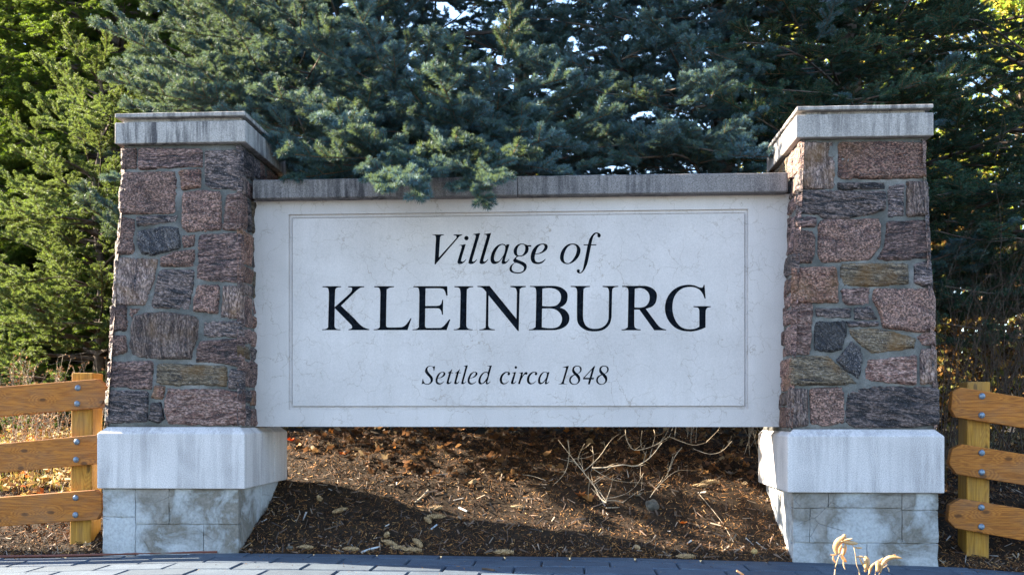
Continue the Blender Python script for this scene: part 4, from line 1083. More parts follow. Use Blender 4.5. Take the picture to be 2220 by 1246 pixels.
tree('far dark spruce showing through the bright trees at the left edge', at(90, 13), 13, 10, 2.6, 'dark', 73, top=8.4, dens=.65, nb=8, low=.4)
tree('spruce standing at the left, mostly cut off by the picture edge', -8.6, 12.5, 9, 2.3, 'green', 81, top=7, droop=.4, dens=.6, nb=7, low=.4)
tree('spruce standing at the right, mostly cut off by the picture edge', 7.2, 11.5, 9, 2.3, 'dark', 83, top=7, dens=.6, nb=7, low=.6)
print('sprays', cnt, sum(cnt))

# ================================================================== GROUND COVER
def scatter_chips(name, label, cat, n, region, lmin, lmax, wmin, wmax, cols, lift, seed, dens=None, gz=gz, p=1.35):
    rs = np.random.RandomState(seed)
    x0, x1, y0, y1 = region
    X = rs.uniform(x0, x1, n); Y = y0 + (y1 - y0) * rs.uniform(0, 1, n) ** p
    Z = np.array([gz(a, b) for a, b in zip(X, Y)])
    keep = np.ones(n, bool)
    for (a, b) in ((P(222, 0, 4.43).x, P(517, 0, 4.43).x), (P(1719, 0, 4.43).x, P(2035, 0, 4.43).x)):
        keep &= ~((X > a) & (X < b) & (Y < 5.06))
    if dens is not None: keep &= dens(X, Y, rs)
    X, Y, Z = X[keep], Y[keep], Z[keep]; n = len(X)
    yaw = rs.uniform(0, 2 * np.pi, n); pit = rs.normal(0, .50, n)
    d = np.stack([np.cos(yaw) * np.cos(pit), np.sin(yaw) * np.cos(pit), np.sin(pit) + .0], 1)
    sl = (np.array([gz(a, b + .02) for a, b in zip(X, Y)]) - Z) / .02
    d[:, 2] += d[:, 1] * sl; d /= np.linalg.norm(d, axis=1)[:, None]
    nrm = np.stack([rs.normal(0, .75, n), -sl + rs.normal(0, .75, n), np.ones(n)], 1)
    s = np.cross(d, nrm); s /= np.linalg.norm(s, axis=1)[:, None]; u = np.cross(s, d)
    L = lmin + (lmax - lmin) * rs.uniform(0, 1, n) ** 2.2; W = rs.uniform(wmin, wmax, n); T = W * rs.uniform(.25, .6, n)
    c = np.stack([X, Y, Z + rs.uniform(-.002, lift, n)], 1)
    a = c - d * (L / 2)[:, None]; b = c + d * (L / 2)[:, None]
    k1, k2 = rs.uniform(.3, 1, n), rs.uniform(.3, 1, n)
    V = np.stack([a - s * (W * k1 / 2)[:, None], a + s * (W * k1 / 2)[:, None], a + u * T[:, None], b - s * (W * k2 / 2)[:, None], b + s * (W * k2 / 2)[:, None], b + u * (T * .8)[:, None]], 1).reshape(-1, 3)
    i = 6 * np.arange(n)[:, None]
    F = np.concatenate([np.concatenate([i + 0, i + 2, i + 5, i + 3], 1), np.concatenate([i + 2, i + 1, i + 4, i + 5], 1)])
    pal = np.array([q[0] for q in cols]); pr = np.array([q[1] for q in cols]); pr = pr / pr.sum()
    C = pal[rs.choice(len(pal), n, p=pr)] * rs.uniform(.6, 1.35, n)[:, None]
    m = np_mesh(name, V, F, np.repeat(C, 6, 0), M_CHIP)
    o = bpy.data.objects.new(name, m); COL.objects.link(o)
    tag(o, label, cat, kind='stuff'); return o
BROWN = [((.036, .016, .008), 3), ((.095, .040, .015), 4), ((.24, .11, .035), 3.2), ((.018, .010, .006), 4.5), ((.42, .24, .10), .8), ((.44, .36, .28), .04)]
scatter_chips('bark_mulch', 'shredded dark brown bark mulch covering the slope under the sign', 'mulch', 115000, (-4.2, 3.6, 4.432, 6.2), .007, .034, .0018, .0050, BROWN, .010, 3)
scatter_chips('bark_mulch', 'larger splinters lying along the lower edge of the mulch by the paving', 'mulch', 2600, (-4.2, 3.4, 4.434, 5.3), .025, .075, .004, .011, [((.13, .085, .06), 2), ((.20, .15, .11), 1.3), ((.36, .32, .29), .2), ((.07, .05, .04), 2)], .016, 4)
scatter_chips('mulch_crumbs', 'stray crumbs of bark mulch fallen on the edge of the paving', 'mulch', 420, (-3.2, 3.0, 3.7, 4.42), .004, .016, .0015, .004, BROWN[:3] + [((.3, .24, .16), 1)], .002, 5, gz=lambda x, y: ez(x) + .001, p=.45)
def leaf_cloud(name, label, cat, X, Y, Z, seed, size, cols, mat, up=.6, parent=None):
    """curled dry leaves: five-point blades folded along the rib"""
    n = len(X); rs = np.random.RandomState(seed)
    S = rs.uniform(size[0], size[1], n); nrm = np.stack([rs.normal(0, up, n), rs.normal(0, up, n), np.ones(n)], 1); nrm /= np.linalg.norm(nrm, axis=1)[:, None]
    a = np.cross(nrm, rs.normal(size=(n, 3))); a /= np.linalg.norm(a, axis=1)[:, None]; b = np.cross(nrm, a)
    c = np.stack([X, Y, Z], 1); cu = rs.uniform(-.5, .7, n)
    ring = [(0, -.5), (.30, -.28), (.50, .02), (.24, .12), (.20, .42), (0, .55), (-.20, .42), (-.24, .12), (-.50, .02), (-.30, -.28)]
    V = [c + nrm * (S * .10 * cu)[:, None] * 0]
    for (x, y) in ring:
        j = rs.uniform(.75, 1.2, n)
        h = cu * (abs(x) * 1.0) + rs.normal(0, .10, n) + cu * .3 * y * y
        V.append(c + a * (S * x * j)[:, None] + b * (S * y * j)[:, None] + nrm * (S * h)[:, None])
    V = np.stack(V, 1).reshape(-1, 3); i = 11 * np.arange(n)[:, None]
    F = np.concatenate([np.concatenate([i, i + 1 + k, i + 1 + (k + 1) % 10], 1) for k in range(10)])
    pal = np.array([q[0] for q in cols]); pr = np.array([q[1] for q in cols]); pr = pr / pr.sum()
    C = pal[rs.choice(len(pal), n, p=pr)] * rs.uniform(.65, 1.3, n)[:, None]
    m = np_mesh(name, V, F, np.repeat(C, 11, 0), mat); o = bpy.data.objects.new(name, m); COL.objects.link(o)
    if label: tag(o, label, cat, kind='stuff')
    return o
M_LITTER = attr_mat('leaf_litter', .7, .3)
LEAFC = [((.13, .062, .028), 4), ((.085, .042, .02), 4), ((.22, .115, .045), 2), ((.30, .11, .025), .35), ((.26, .18, .10), 1), ((.045, .028, .018), 4)]
rs = np.random.RandomState(9); n = 5200
X = rs.uniform(-1.6, 4.4, n); Y = 5.35 + 3.2 * rs.uniform(0, 1, n) ** 1.2 - .30 * (X > .2) + .22 * np.sin(X * 3.1) - np.abs(rs.normal(0, .09, n))
leaf_cloud('leaf_litter', 'deep drift of curled brown leaves behind and under the sign', 'leaves', X, Y, np.array([gz(a, b) + rs.uniform(0, .05) for a, b in zip(X, Y)]), 10, (.020, .058), LEAFC, M_LITTER)
n = 240; X = rs.uniform(-4, 3.3, n); Y = rs.uniform(4.5, 5.5, n)
k = ~(((X > -2.08) & (X < -1.33)) | ((X > .8) & (X < 1.6))); X, Y = X[k], Y[k]
leaf_cloud('leaf_litter', 'small scattered dry leaf fragments on the bark mulch', 'leaves', X, Y, np.array([gz(a, b) + .008 for a, b in zip(X, Y)]), 12, (.012, .032), LEAFC, M_LITTER, .35)
n = 4200; X = rs.uniform(-4.6, -1.9, n); Y = 4.95 + 2.3 * rs.uniform(0, 1, n)
leaf_cloud('leaf_litter', 'golden and rusty fallen leaves among the grass behind the left fence', 'leaves', X, Y, np.array([gz(a, b) + rs.uniform(0, .07) for a, b in zip(X, Y)]), 13, (.025, .06), [((.45, .27, .07), 3), ((.30, .16, .06), 3), ((.50, .14, .03), 1), ((.5, .40, .22), 1.5), ((.14, .09, .04), 2)], M_LITTER)
def blades(name, label, n, region, hmin, hmax, wd, cols, seed, lean=.45):
    rs = np.random.RandomState(seed); x0, x1, y0, y1 = region
    X = rs.uniform(x0, x1, n); Y = rs.uniform(y0, y1, n); Z = np.array([gz(a, b) - .01 for a, b in zip(X, Y)])
    H = rs.uniform(hmin, hmax, n); az = rs.uniform(0, 2 * np.pi, n); l = rs.uniform(.1, 1, n) * lean
    d = np.stack([np.cos(az) * l, np.sin(az) * l, np.ones(n)], 1); e = np.stack([np.cos(az) * l * 3, np.sin(az) * l * 3, np.ones(n) * .4], 1)
    s = np.stack([-np.sin(az), np.cos(az), np.zeros(n)], 1) * (wd / 2)
    b = np.stack([X, Y, Z], 1); m1 = b + d * (H * .5)[:, None]; tip = m1 + e * (H * .4)[:, None]
    V = np.stack([b - s, b + s, m1 + s * .8, m1 - s * .8, tip], 1).reshape(-1, 3); i = 5 * np.arange(n)[:, None]
    F = np.concatenate([np.concatenate([i, i + 1, i + 2], 1), np.concatenate([i, i + 2, i + 3], 1), np.concatenate([i + 3, i + 2, i + 4], 1)])
    pal = np.array([q[0] for q in cols]); pr = np.array([q[1] for q in cols]); pr = pr / pr.sum()
    C = pal[rs.choice(len(pal), n, p=pr)] * rs.uniform(.7, 1.3, n)[:, None]
    m = np_mesh(name, V, F, np.repeat(C, 5, 0), M_GRASS); o = bpy.data.objects.new(name, m); COL.objects.link(o)
    return tag(o, label, 'grass', kind='stuff')
blades('grass', 'sunlit yellow green grass behind the left fence rails', 15000, (-4.8, -1.95, 5.0, 7.2), .04, .13, .0045, [((.17, .19, .03), 2), ((.34, .27, .07), 3), ((.42, .31, .13), 3), ((.16, .09, .03), 2)], 21)
blades('grass', 'sparse dry grass under the dark spruces right of the right pillar', 2500, (1.7, 4.5, 5.2, 8), .05, .2, .004, [((.20, .15, .08), 2), ((.10, .09, .04), 2), ((.3, .24, .14), 1)], 22)

# ================================================================== TWIGS, SHRUBS, WEEDS
def poly3(pts, x0, y0, sc, Y0, Y1):
    n = len(pts) - 1
    return [P(x0 + x / sc, y0 + y / sc, Y0 + (Y1 - Y0) * i / n) for i, (x, y) in enumerate(pts)]
def smooth3(q):
    out = []
    for i in range(len(q) - 1):
        p0, p1, p2, p3 = q[max(0, i - 1)], q[i], q[i + 1], q[min(len(q) - 1, i + 2)]
        for j in range(4):
            t = j / 4; out.append(.5 * (2 * p1 + (p2 - p0) * t + (2 * p0 - 5 * p1 + 4 * p2 - p3) * t * t + (3 * p1 - p0 - 3 * p2 + p3) * t ** 3))
    return out + [q[-1]]
base = G(1312, 1092)
SH = thing('bare_shrub', 'leafless pale twiggy shrub on the mulch under the sign', 'shrub', base)
tw = """700,680 650,640 600,540 520,440 410,300 325,190|.0026
700,675 640,700 580,765|.0018
700,665 780,665 870,685 1000,640 1100,540 1135,535|.0024
700,720 820,715 950,690 1040,610 1105,535 1075,480|.0020
590,410 700,405 830,385 930,395 1040,330 1135,215|.0026
520,440 640,330 740,190 810,140|.0018
590,410 600,330 590,240|.0013
590,410 720,490 860,520 1035,525|.0016
650,650 750,640 850,610 930,550 990,450|.0017
850,110 860,190 920,270 1060,240 1190,165|.0017
700,660 735,560 755,460|.0015
520,440 450,360 390,330|.0013
400,190 410,300 380,440 290,540|.0017
1190,165 1370,230 1480,210|.0014
1220,320 1180,450 1130,520|.0014
1380,260 1500,300 1600,280 1680,200|.0015
570,500 560,600 560,680|.0013
600,540 680,480 730,450|.0012
540,470 500,380 480,330 530,220|.0014
700,670 640,590 575,520|.0016
620,560 600,640 560,700|.0012
980,120 970,220 1000,300|.0014
1040,640 1100,560 1180,480 1260,430 1340,430|.0014
880,640 940,600 1000,570|.0011
1290,250 1230,330 1200,420|.0011
440,340 540,330 620,300|.0011
1480,210 1540,150 1580,110|.0012
1060,240 1080,160 1070,110|.0013"""
r = random.Random(3); mb = MB()
for i, ln in enumerate(tw.split('\n')):
    pts, rr = ln.split('|'); pts = parse(pts); rr = float(rr)
    ya, yb = 4.98 + r.uniform(-.05, .1), 5.02 + r.uniform(-.12, .3)
    q = smooth3(poly3(pts, 1120, 900, 3.6017, 4.81, yb - .17)); rr *= 1.25
    mb.tube(q, [rr * (1 - .6 * j / len(q)) for j in range(len(q))], 5)
    for k in range(2, len(q) - 1, 2):
        if r.random() < .55:
            d = (q[k + 1] - q[k]).normalized(); d2 = (d + Vector((r.uniform(-1, 1), r.uniform(-.7, .7), r.uniform(-.5, 1)))).normalized(); l = r.uniform(.02, .09)
            mb.tube([q[k], q[k] + d2 * l * .5, q[k] + d2 * l + Vector((0, 0, r.uniform(-.01, .015)))], [rr * .5, rr * .4, .0005], 3)
mb.build('twig', M_TWIG, SH)
def brush(name, label, X, Y, H, seed, ns, mat, spread=.5, group=None, rad=.004, cat='shrub'):
    r = random.Random(seed); b = Vector((X, Y, gz(X, Y))); root = thing(name, label, cat, b, group); mb = MB()
    def grow(p, d, l, rr, lvl):
        q = [p]; n = 6
        for i in range(n):
            d = (d + Vector((r.uniform(-.16, .16), r.uniform(-.16, .16), r.uniform(-.06, .12)))).normalized(); q.append(q[-1] + d * l / n)
        mb.tube(q, [max(.0007, rr * (1 - .8 * i / n)) for i in range(n + 1)], 4, cap=False)
        if lvl < 2:
            for k in range(r.choice((3, 4, 5))):
                i = r.randint(1, n); d2 = (d + Vector((r.uniform(-1, 1), r.uniform(-1, 1), r.uniform(-.1, .6)))).normalized()
                grow(q[i], d2, l * r.uniform(.25, .5), rr * .5, lvl + 1)
    for k in range(ns):
        a = r.uniform(0, 6.28); s = r.uniform(.1, 1) * spread
        grow(b + Vector((r.uniform(-.1, .1), r.uniform(-.1, .1), -.02)), Vector((math.sin(a) * s, math.cos(a) * s, 1)).normalized(), H * r.uniform(.6, 1.05), rad * r.uniform(.7, 1.2), 0)
    mb.build('stem', mat, root, kind='stuff'); return root
for i, (px, Y, H, lab) in enumerate([(2060, 5.5, .95, 'dark leafless shrub between the right pillar and the right fence post'), (2150, 5.8, 1.15, 'tall dark leafless shrub behind the right fence post'),
        (2240, 5.5, 1.1, 'dark leafless shrub behind the cut off right ends of the rails'), (2110, 6.8, 1.6, 'tallest bare shrub against the glowing trees at right'), (2210, 7.2, 1.7, 'bare shrub at the right edge under the dark spruce boughs'),
        (1640, 5.6, .42, 'low bare shrub under the right end of the sign beside the pillar base'), (1480, 5.9, .4, 'low bare shrub in the dead leaves right of the pale twiggy one')]):
    brush('bare_shrub', lab, at(px, Y), Y, H, 60 + i, 13 if i < 5 else 6, M_DTWIG if i < 5 else M_TWIG, .6, 'bare shrubs behind the sign and fence', .004 if i < 5 else .0022)
# brown seed-headed weeds behind the left fence
M_SEED = simple('rusty_seed_heads', (.34, .18, .075), .85, .15, 0, 60)
for i, (px, Y, H, lab) in enumerate([(20, 6.1, .62, 'rusty seed headed weed at the left edge above the top rail'), (70, 5.9, .55, 'rusty seed headed weed just left of the left fence post'), (120, 6.2, .60, 'rusty seed headed weed under the pale spruce by the post'),
        (-30, 5.7, .55, 'rusty weed at the left edge behind the middle rail'), (45, 5.5, .34, 'low rusty weed between the top and middle left rails'), (110, 5.5, .32, 'low rusty weed beside the left fence post between the rails'), (185, 5.9, .5, 'rusty weed hidden partly by the left fence post'), (235, 6.0, .6, 'rusty weed squeezed between the left post and pillar')]):
    r = random.Random(90 + i); X = at(px, Y); b = Vector((X, Y, gz(X, Y))); root = thing('dried_weed', lab, 'weed', b, 'dried weeds behind the left fence')
    st, sh = MB(), MB()
    for k in range(11):
        a = r.uniform(0, 6.28); s = r.uniform(.05, .5); q = [b + Vector((r.uniform(-.08, .08), r.uniform(-.08, .08), 0))]; d = Vector((math.sin(a) * s, math.cos(a) * s, 1)).normalized()
        for j in range(6):
            d = (d + Vector((r.uniform(-.12, .12), r.uniform(-.12, .12), -.02))).normalized(); q.append(q[-1] + d * H * r.uniform(.8, 1.1) / 6)
        st.tube(q, [.0022 * (1 - .12 * j) for j in range(7)], 4, cap=False)
        for j in range(16):
            f = r.uniform(1.5, 6); p = q[int(f)].lerp(q[min(6, int(f) + 1)], f - int(f)); o = Vector((r.uniform(-1, 1), r.uniform(-1, 1), r.uniform(-.2, 1))) * .045 * r.uniform(.3, 1)
            st.tube([p, p + o], [.001, .0007], 3, cap=False)
            sz = r.uniform(.006, .013); c = p + o
            v = [c + Vector((r.uniform(-1, 1), r.uniform(-1, 1), r.uniform(-1, 1))).normalized() * sz * r.uniform(.5, 1) for _ in range(6)]
            sh.add(v, [(0, 1, 2), (0, 2, 3), (0, 3, 4), (1, 2, 5), (3, 4, 5), (1, 4, 5), (2, 3, 5)])
    st.build('stem', M_TWIG, root, kind='stuff'); sh.build('seed_head', M_SEED, root, kind='stuff')

# spruce cones
def cone_mesh():
    V, F = [], []; L, n, k = .085, 9, 10
    for i in range(n + 1):
        t = i / n; rad = .0125 * math.sin(math.pi * min(1, t * .86 + .12)) ** .7 + .001
        for s_ in (0, 1):
            for j in range(k):
                a = 2 * math.pi * (j + .5 * i) / k; rr = rad * (1.18 if s_ == 0 and j % 2 == 0 else .80)
                V.append((math.cos(a) * rr, (t - .5) * L + s_ * L / n * .55, math.sin(a) * rr))
    R_ = 2 * (n + 1)
    for i in range(R_ - 1):
        for j in range(k): F.append((i * k + j, i * k + (j + 1) % k, (i + 1) * k + (j + 1) % k, (i + 1) * k + j))
    F.append(tuple(range(k))); F.append(tuple(reversed(range((R_ - 1) * k, R_ * k))))
    m = Mat('spruce_cone_scales', .7, .3); v = m.tc
    m.col(m.ramp(m.noise(v, 160, 3), [(.35, (.13, .075, .035)), (.6, (.36, .24, .12))]))
    return mesh('spruce_cone', V, F, m.m)
cm = cone_mesh()
for i, (px, py, yaw, lab) in enumerate([(735, 1113, -60, 'spruce cone on the shaded mulch nearest the left pillar side'), (693, 1089, 20, 'spruce cone at the shade line close to the left pillar base'), (942, 1110, 75, 'uppermost of the cluster of spruce cones left of centre'), (926, 1134, 30, 'slanting cone left in the cluster left of centre'),
        (945, 1126, -50, 'slanting cone right in the cluster left of centre'), (837, 1167, 25, 'light cone alone on the mulch above the paving joint'), (660, 1195, 85, 'leftmost cone lying against the paving edge'), (760, 1197, 80, 'second cone from the left along the paving edge'),
        (862, 1195, 88, 'third cone along the paving edge, lying flat'), (893, 1199, 82, 'fourth cone along the paving edge, lying flat'), (904, 1185, 40, 'cone resting just above the cones at the paving edge'), (843, 1186, 60, 'cone beside the pale splinter near the paving edge'), (1123, 1107, 80, 'golden sunlit cone in the bright strip of mulch'),
        (1487, 1213, 88, 'cone at the paving edge right of centre'), (1519, 1060, 85, 'cone high on the slope under the right end of the sign'), (1540, 1052, 95, 'pale cone beside the uppermost cone on the slope'), (1092, 1204, 86, 'cone at the paving edge near the middle'), (1380, 1195, 20, 'half hidden cone in the sunlit mulch at right')]):
    p = G(px, py); o = bpy.data.objects.new('spruce_cone', cm); COL.objects.link(o); tag(o, lab, 'cone', 'spruce cones fallen on the mulch')
    sl = (gz(p.x, p.y + .03) - gz(p.x, p.y)) / .03 if p.y > 4.5 else .1
    o.location = p + Vector((0, .012, .014)); o.rotation_euler = (math.atan(sl) * math.cos(R(yaw)), rnd.uniform(0, 3), R(yaw)); k = rnd.uniform(.85, 1.1); o.scale = (k, k, k)
# yellow ball gall / seed and stones
def rock(name, label, cat, p, s, mat, seed, group=None):
    bm = bmesh.new(); bmesh.ops.create_icosphere(bm, subdivisions=3, radius=1)
    for v in bm.verts:
        q = v.co * 1.1 + Vector((seed, 0, 0)); k = 1 + .28 * mnoise.noise(q) + .10 * mnoise.noise(q * 3); v.co = Vector((v.co.x * s[0], v.co.y * s[1], v.co.z * s[2])) * k
    m = bpy.data.meshes.new(name); bm.to_mesh(m); bm.free(); m.materials.append(mat); o = bpy.data.objects.new(name, m); COL.objects.link(o); o.location = p
    return tag(o, label, cat, group)
M_ROCK = simple('grey_field_stone', (.095, .085, .07), .9, .2, 0, 30)
rock('field_stone', 'grey angular stone on the slope right of the pale twiggy shrub', 'stone', G(1414, 1104) + Vector((0, 0, .02)), (.032, .025, .030), M_ROCK, 3)
rock('field_stone', 'small blue grey stone in the mulch by the foot of the left pillar', 'stone', G(628, 1190) + Vector((0, 0, .006)), (.016, .012, .009), M_ROCK, 5)
rock('field_stone', 'smooth pebble high on the sunlit mulch under the sign', 'stone', G(907, 962) + Vector((0, 0, .01)), (.02, .015, .014), M_ROCK, 6)
rock('oak_apple', 'round yellowish dry fruit on sunlit mulch beside the right pillar', 'fruit', G(1635, 1200) + Vector((0, 0, .012)), (.013, .013, .012), simple('yellow_brown_skin', (.42, .28, .11), .7, .3, 0, 50), 8)
# single fallen leaves one can point at
def fallen_leaf(p, s, colr, label, seed, roll=0, group='single fallen leaves'):
    r = random.Random(seed); N_ = 7
    lob = [(0, -.5), (.12, -.30), (.42, -.34), (.30, -.08), (.52, .14), (.24, .16), (.20, .34), (0, .58)]
    out = lob + [(-x, y) for x, y in reversed(lob[1:-1])]
    V = [Vector((0, -.05, .02))]
    cu = r.uniform(.35, .8)
    for x, y in out: V.append(Vector((x * r.uniform(.85, 1.15), y * r.uniform(.9, 1.1), cu * abs(x) + r.uniform(-.05, .12) + .25 * y * y)))
    n = len(out); F = [(0, 1 + k, 1 + (k + 1) % n) for k in range(n)]
    mt = Matrix.Rotation(r.uniform(0, 6.28), 3, 'Z') @ Matrix.Rotation(r.uniform(-.5, .5) + roll, 3, 'X')
    m = mesh('fallen_leaf', [mt @ v * s for v in V], F, LEAFM); set_col(m, np.tile(np.array(colr, dtype=np.float32), (len(m.vertices), 1)))
    md_ = bpy.data.objects.new('fallen_leaf', m); COL.objects.link(md_); md_.location = p; so_ = md_.modifiers.new('thick', 'SOLIDIFY'); so_.thickness = .0008
    return tag(md_, label, 'leaf', group)
LEAFM = attr_mat('single_dry_leaf', .6, .45)
for i, (px, py, s, c, lab) in enumerate([(1272, 1090, .075, (.42, .20, .06), 'curled golden leaf at the base of the pale twiggy shrub'), (1258, 1082, .06, (.40, .14, .04), 'orange leaf left of the curled golden one by the shrub'), (1292, 1086, .05, (.25, .12, .07), 'brown leaf right of the curled golden one by the shrub'),
        (1478, 985, .07, (.26, .12, .05), 'upright rusty leaf in the drift right of the shrub'), (1482, 1142, .045, (.50, .17, .03), 'bright orange leaf on the dappled mulch'), (742, 990, .05, (.55, .16, .03), 'orange red leaf on the sunlit mulch near the left pillar'), (632, 960, .055, (.55, .14, .03), 'orange leaf caught beside the left pillar base'),
        (920, 940, .06, (.5, .33, .16), 'pale gold leaf at the top of the slope, left of centre'), (1100, 955, .065, (.34, .2, .10), 'large tan leaf at the top of the slope near the centre'), (1155, 970, .06, (.45, .22, .08), 'orange tan leaf at the top of the slope right of centre'),
        (490, 0, 0, 0, ''), (1586, 1033, .055, (.24, .19, .15), 'grey flat oak leaf on the slope near the right pillar base'), (1380, 1083, .05, (.22, .20, .15), 'greyish leaf between the shrub and the grey stone'), (190, 1190, .05, (.45, .38, .28), 'pale dry leaf at the foot of the left fence post')]):
    if not s: continue
    p = G(px, py); fallen_leaf(p + Vector((0, 0, .012)), s, c, lab, 40 + i)
def stick(pts, rr, label, mat, lift=.006, group='loose sticks'):
    q = [G(*a) + Vector((0, 0, lift)) for a in pts]; mb = MB(); mb.tube(smooth3(q), rr, 6); o = mb.build('stick', mat, base=q[0]); return tag(o, label, 'stick', group)
stick([(850, 1041), (880, 1036), (912, 1034), (930, 1038)], .006, 'dark stick with a lit edge lying across the sunlit mulch', M_DTWIG)
stick([(900, 1092), (915, 1080), (928, 1066)], .004, 'thin slanting stick at the lower edge of the sunlit mulch', M_TWIG)
stick([(784, 1201), (802, 1193), (822, 1188)], .005, 'pale blue grey splinter at the paving edge', simple('silvered_wood', (.42, .42, .42), .8))
stick([(995, 1105), (1012, 1112)], .005, 'short whitish splinter just below the shade line', simple('white_wood', (.5, .5, .48), .8))
stick([(935, 1150), (947, 1141)], .004, 'short bluish splinter in the shaded mulch left of centre', simple('blue_wood', (.35, .38, .42), .8))
stick([(1045, 1234), (1058, 1235), (1072, 1238)], .0045, 'short dark stick on the shaded paving', M_DTWIG, .004)
stick([(1590, 1180), (1560, 1130), (1515, 1075)], .0012, 'long thin bent twig on the slope left of the right pillar', M_TWIG, .01)
stick([(1120, 1036), (1150, 1037), (1183, 1048)], .0016, 'thin pale curved twig left of the bare shrub', M_TWIG, .015)

# ================================================================== DRIED PLANT IN FRONT
M_HUSK = Mat('straw_coloured_husk', .6, .3)
M_HUSK.col(M_HUSK.ramp(M_HUSK.noise(M_HUSK.map(scale=(1, 1, .3)), 60, 3), [(.35, (.42, .25, .09)), (.6, (.62, .47, .28))]))
_t = M_HUSK.node('ShaderNodeBsdfTranslucent'); _t.inputs[0].default_value = (.75, .42, .08, 1); _m = M_HUSK.node('ShaderNodeMixShader', _Fac=.4)
M_HUSK.l.new(M_HUSK.b.outputs[0], _m.inputs[1]); M_HUSK.l.new(_t.outputs[0], _m.inputs[2]); M_HUSK.l.new(_m.outputs[0], M_HUSK.n['Material Output'].inputs['Surface'])
M_HUSK = M_HUSK.m
M_STALK = simple('tan_stalk', (.36, .25, .14), .75, .2, 0, 40)
YD = 3.25
gp = P(1820, 1330, YD); gp.z = ez(gp.x)
DP_ = thing('dried_plant', 'bleached dry stalks with papery leaves before the right pillar footing', 'plant', gp)
def cpx(pts, dy=0.): 
    n = len(pts) - 1
    return smooth3([P(1760 + x / 10.09, 1140 + y / 10.09, YD + dy * i / n) for i, (x, y) in enumerate(pts)])
for pts, rr in [([(490, 1900), (500, 1060), (545, 800), (600, 640)], .0026), ([(1150, 1900), (1050, 1070), (985, 850), (950, 600), (920, 450)], .0022), ([(1250, 1900), (1240, 1070), (1330, 860), (1400, 780)], .0022), ([(1350, 1900), (1390, 1060), (1420, 900)], .0018), ([(1400, 1900), (1470, 1060), (1620, 870), (1660, 840)], .002),
                ([(600, 640), (650, 600), (640, 590)], .0014), ([(870, 390), (920, 450), (960, 470)], .0012)]:
    mb = MB(); q = cpx(pts, .03); mb.tube(q, [rr * (1 - .4 * i / len(q)) for i in range(len(q))], 6); mb.build('stalk', M_STALK, DP_, smooth=True)
def husk(pts, wid, dy=.02, tw=.6):
    q = cpx(pts, dy); n = len(q); V, F = [], []
    for i, p in enumerate(q):
        t = (q[min(n - 1, i + 1)] - q[max(0, i - 1)]).normalized(); u = i / (n - 1)
        w_ = wid / 10.09 * YD / FPX * .5 * (math.sin(math.pi * min(1, u * .9 + .06)) ** .8)
        s_ = t.cross(Vector((0, 1, 0))).normalized(); a = tw * (u - .5); s_ = s_ * math.cos(a) + Vector((0, 1, 0)) * math.sin(a)
        dp = Vector((0, 1, 0)) * w_ * .6
        V += [p - s_ * w_ + dp, p - dp * .6, p + s_ * w_ + dp]
    for i in range(n - 1):
        for j in (0, 1): F.append((i * 3 + j, i * 3 + j + 1, i * 3 + j + 4, i * 3 + j + 3))
    o = obj('husk', V, F, M_HUSK, DP_, smooth=True); m_ = o.modifiers.new('thick', 'SOLIDIFY'); m_.thickness = .0003
for pts, wd in [([(560, 620), (530, 480), (590, 350), (700, 260), (720, 170)], 150), ([(640, 330), (780, 350), (900, 370), (1010, 375)], 95), ([(700, 310), (800, 290), (890, 265)], 45), ([(740, 380), (730, 480), (700, 580), (690, 650)], 90), ([(600, 610), (620, 500), (660, 400)], 60),
                ([(640, 630), (690, 700), (760, 785)], 70), ([(540, 620), (480, 625), (405, 620)], 35), ([(530, 800), (470, 720), (470, 640)], 38), ([(690, 720), (700, 850), (735, 950)], 30), ([(950, 465), (1030, 475), (1105, 470)], 42),
                ([(970, 670), (1080, 665), (1160, 680)], 40), ([(1150, 660), (1215, 740), (1200, 880), (1165, 1000)], 125), ([(1040, 680), (1100, 800), (1160, 900)], 42), ([(1260, 1050), (1300, 900), (1390, 790)], 60), ([(1400, 780), (1470, 850), (1430, 1000)], 130),
                ([(1400, 780), (1500, 760), (1640, 810)], 55), ([(1480, 760), (1570, 685)], 30), ([(1500, 1020), (1550, 850), (1650, 720), (1790, 680), (1980, 700)], 100), ([(1730, 670), (1800, 630), (1850, 650)], 30), ([(1640, 880), (1680, 930), (1690, 1000)], 28), ([(1220, 860), (1240, 960)], 26)]:
    husk(pts, wd, rnd.uniform(-.03, .03), rnd.uniform(-.8, .8))
p0 = P(1612, 1262, 3.6); p0.z = ez(p0.x)
root = thing('dried_sprout', 'tip of a small dry curled sprout at the bottom edge right of centre', 'plant', p0)
mb = MB(); q = [p0, P(1620, 1262, 3.6), P(1612, 1246, 3.6), P(1597, 1236, 3.6)]; mb.tube(smooth3(q), .004, 5); mb.build('husk', M_HUSK, root)

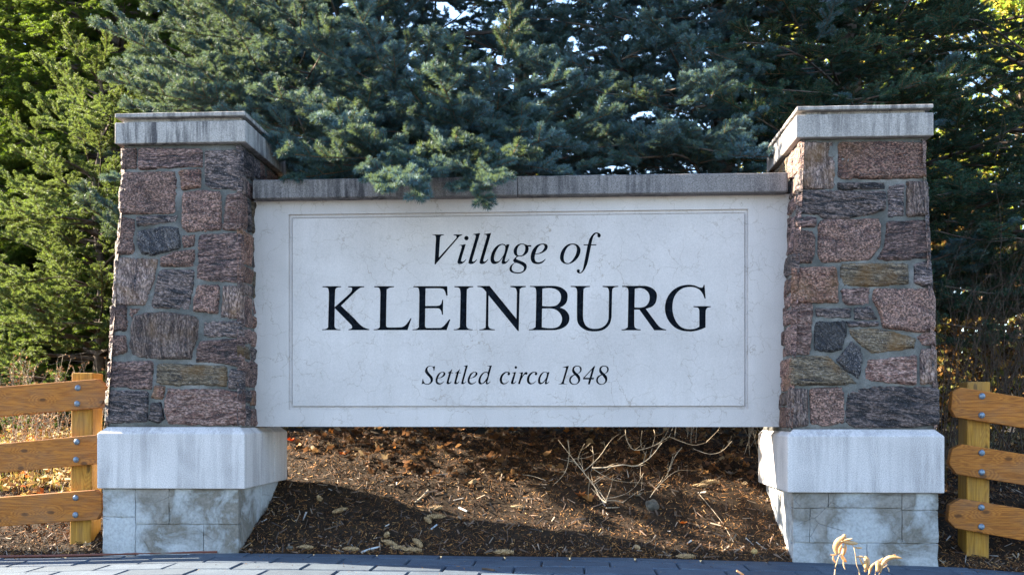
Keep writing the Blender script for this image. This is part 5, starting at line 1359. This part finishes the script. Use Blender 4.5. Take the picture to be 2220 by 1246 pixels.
# ================================================================== SUNLIT TREES FAR BEHIND
M_LEAVES = attr_mat('sunlit_tree_leaves', .55, .5)
def leafy(label, X, Y, H, Rr, seed, cols, n=9000, size=(.05, .11), z0=.8, group='sunlit leafy trees far behind'):
    r = random.Random(seed); b = Vector((X, Y, gz(X, Y))); root = thing('leafy_tree', label, 'tree', b, group)
    mb = MB(); mb.tube([b + Vector((.1 * math.sin(i + seed), .1 * math.cos(i * 1.3), H * .8 * i / 7 - .1)) for i in range(8)], [.12 * (1 - i / 8.5) for i in range(8)], 8); mb.build('trunk', M_BARK, root, smooth=True)
    cl = []; lb = MB()
    for k in range(46):
        a = r.uniform(0, 6.28); zz = r.uniform(z0, H); rr = Rr * math.sqrt(r.uniform(.05, 1)) * (math.sin(math.pi * min(1, max(.12, (zz - z0) / (H - z0) * .85 + .12))) ** .6)
        c = b + Vector((math.sin(a) * rr, math.cos(a) * rr, zz)); cl.append((c, r.uniform(.3, .6)))
        s_ = b + Vector((0, 0, zz * .75)); lb.tube([s_, s_.lerp(c, .5) + Vector((0, 0, .08)), c], [.03, .018, .006], 4, cap=False)
    lb.build('limb', M_BARK, root, kind='stuff')
    rs = np.random.RandomState(seed); k = rs.randint(0, len(cl), n); C_ = np.array([tuple(c[0]) for c in cl])[k]; S_ = np.array([c[1] for c in cl])[k]
    D = rs.normal(size=(n, 3)); D /= np.linalg.norm(D, axis=1)[:, None]; Pp = C_ + D * (S_ * rs.uniform(.2, 1, n) ** .5)[:, None]; Pp[:, 2] = Pp[:, 2] * 1
    o = leaf_cloud('crown', None, None, Pp[:, 0] - b.x, Pp[:, 1] - b.y, Pp[:, 2] - b.z, seed, size, cols, M_LEAVES, 1.2); o.parent = root; o['kind'] = 'stuff'
YEL = [((.34, .38, .04), 3), ((.20, .30, .04), 2), ((.42, .32, .05), 2), ((.07, .11, .02), 1.5)]
GLD = [((.26, .17, .04), 2), ((.20, .10, .03), 2), ((.13, .13, .03), 1.5), ((.05, .035, .015), 3)]
leafy('yellow green sunlit tree glowing behind the far right spruce', at(2215, 14), 14, 7, 2.4, 1, YEL)
leafy('yellow green sunlit tree seen between the two dark spruces', at(2040, 17), 17, 7.5, 2.6, 2, YEL)
leafy('golden autumn tree low at the right edge beyond the bare shrubs', at(2130, 12.5), 12.5, 2.6, 2.2, 3, GLD, z0=.3)
leafy('golden bush just right of the right pillar, far behind', at(2010, 13), 13, 2.4, 1.7, 4, GLD, z0=.2)
leafy('yellow tree showing through the dark spruce above the right pillar cap', at(1760, 19), 19, 8, 2.6, 5, YEL)
leafy('tree at the right, mostly hidden beyond the frame edge', at(2420, 13), 13, 6, 2.5, 6, YEL)
leafy('sunlit undergrowth tree seen low through the blue spruces above the coping', at(1020, 14), 14, 3.4, 2.4, 7, YEL, z0=.4)
leafy('green gold tree low behind the blue spruces near the left pillar', at(700, 14), 14, 3.6, 2.4, 8, YEL, z0=.4)
leafy('low green bush beyond the left spruces', at(90, 13), 13, 3.5, 3.0, 9, [((.10, .16, .03), 3), ((.2, .24, .05), 1)], z0=.2)
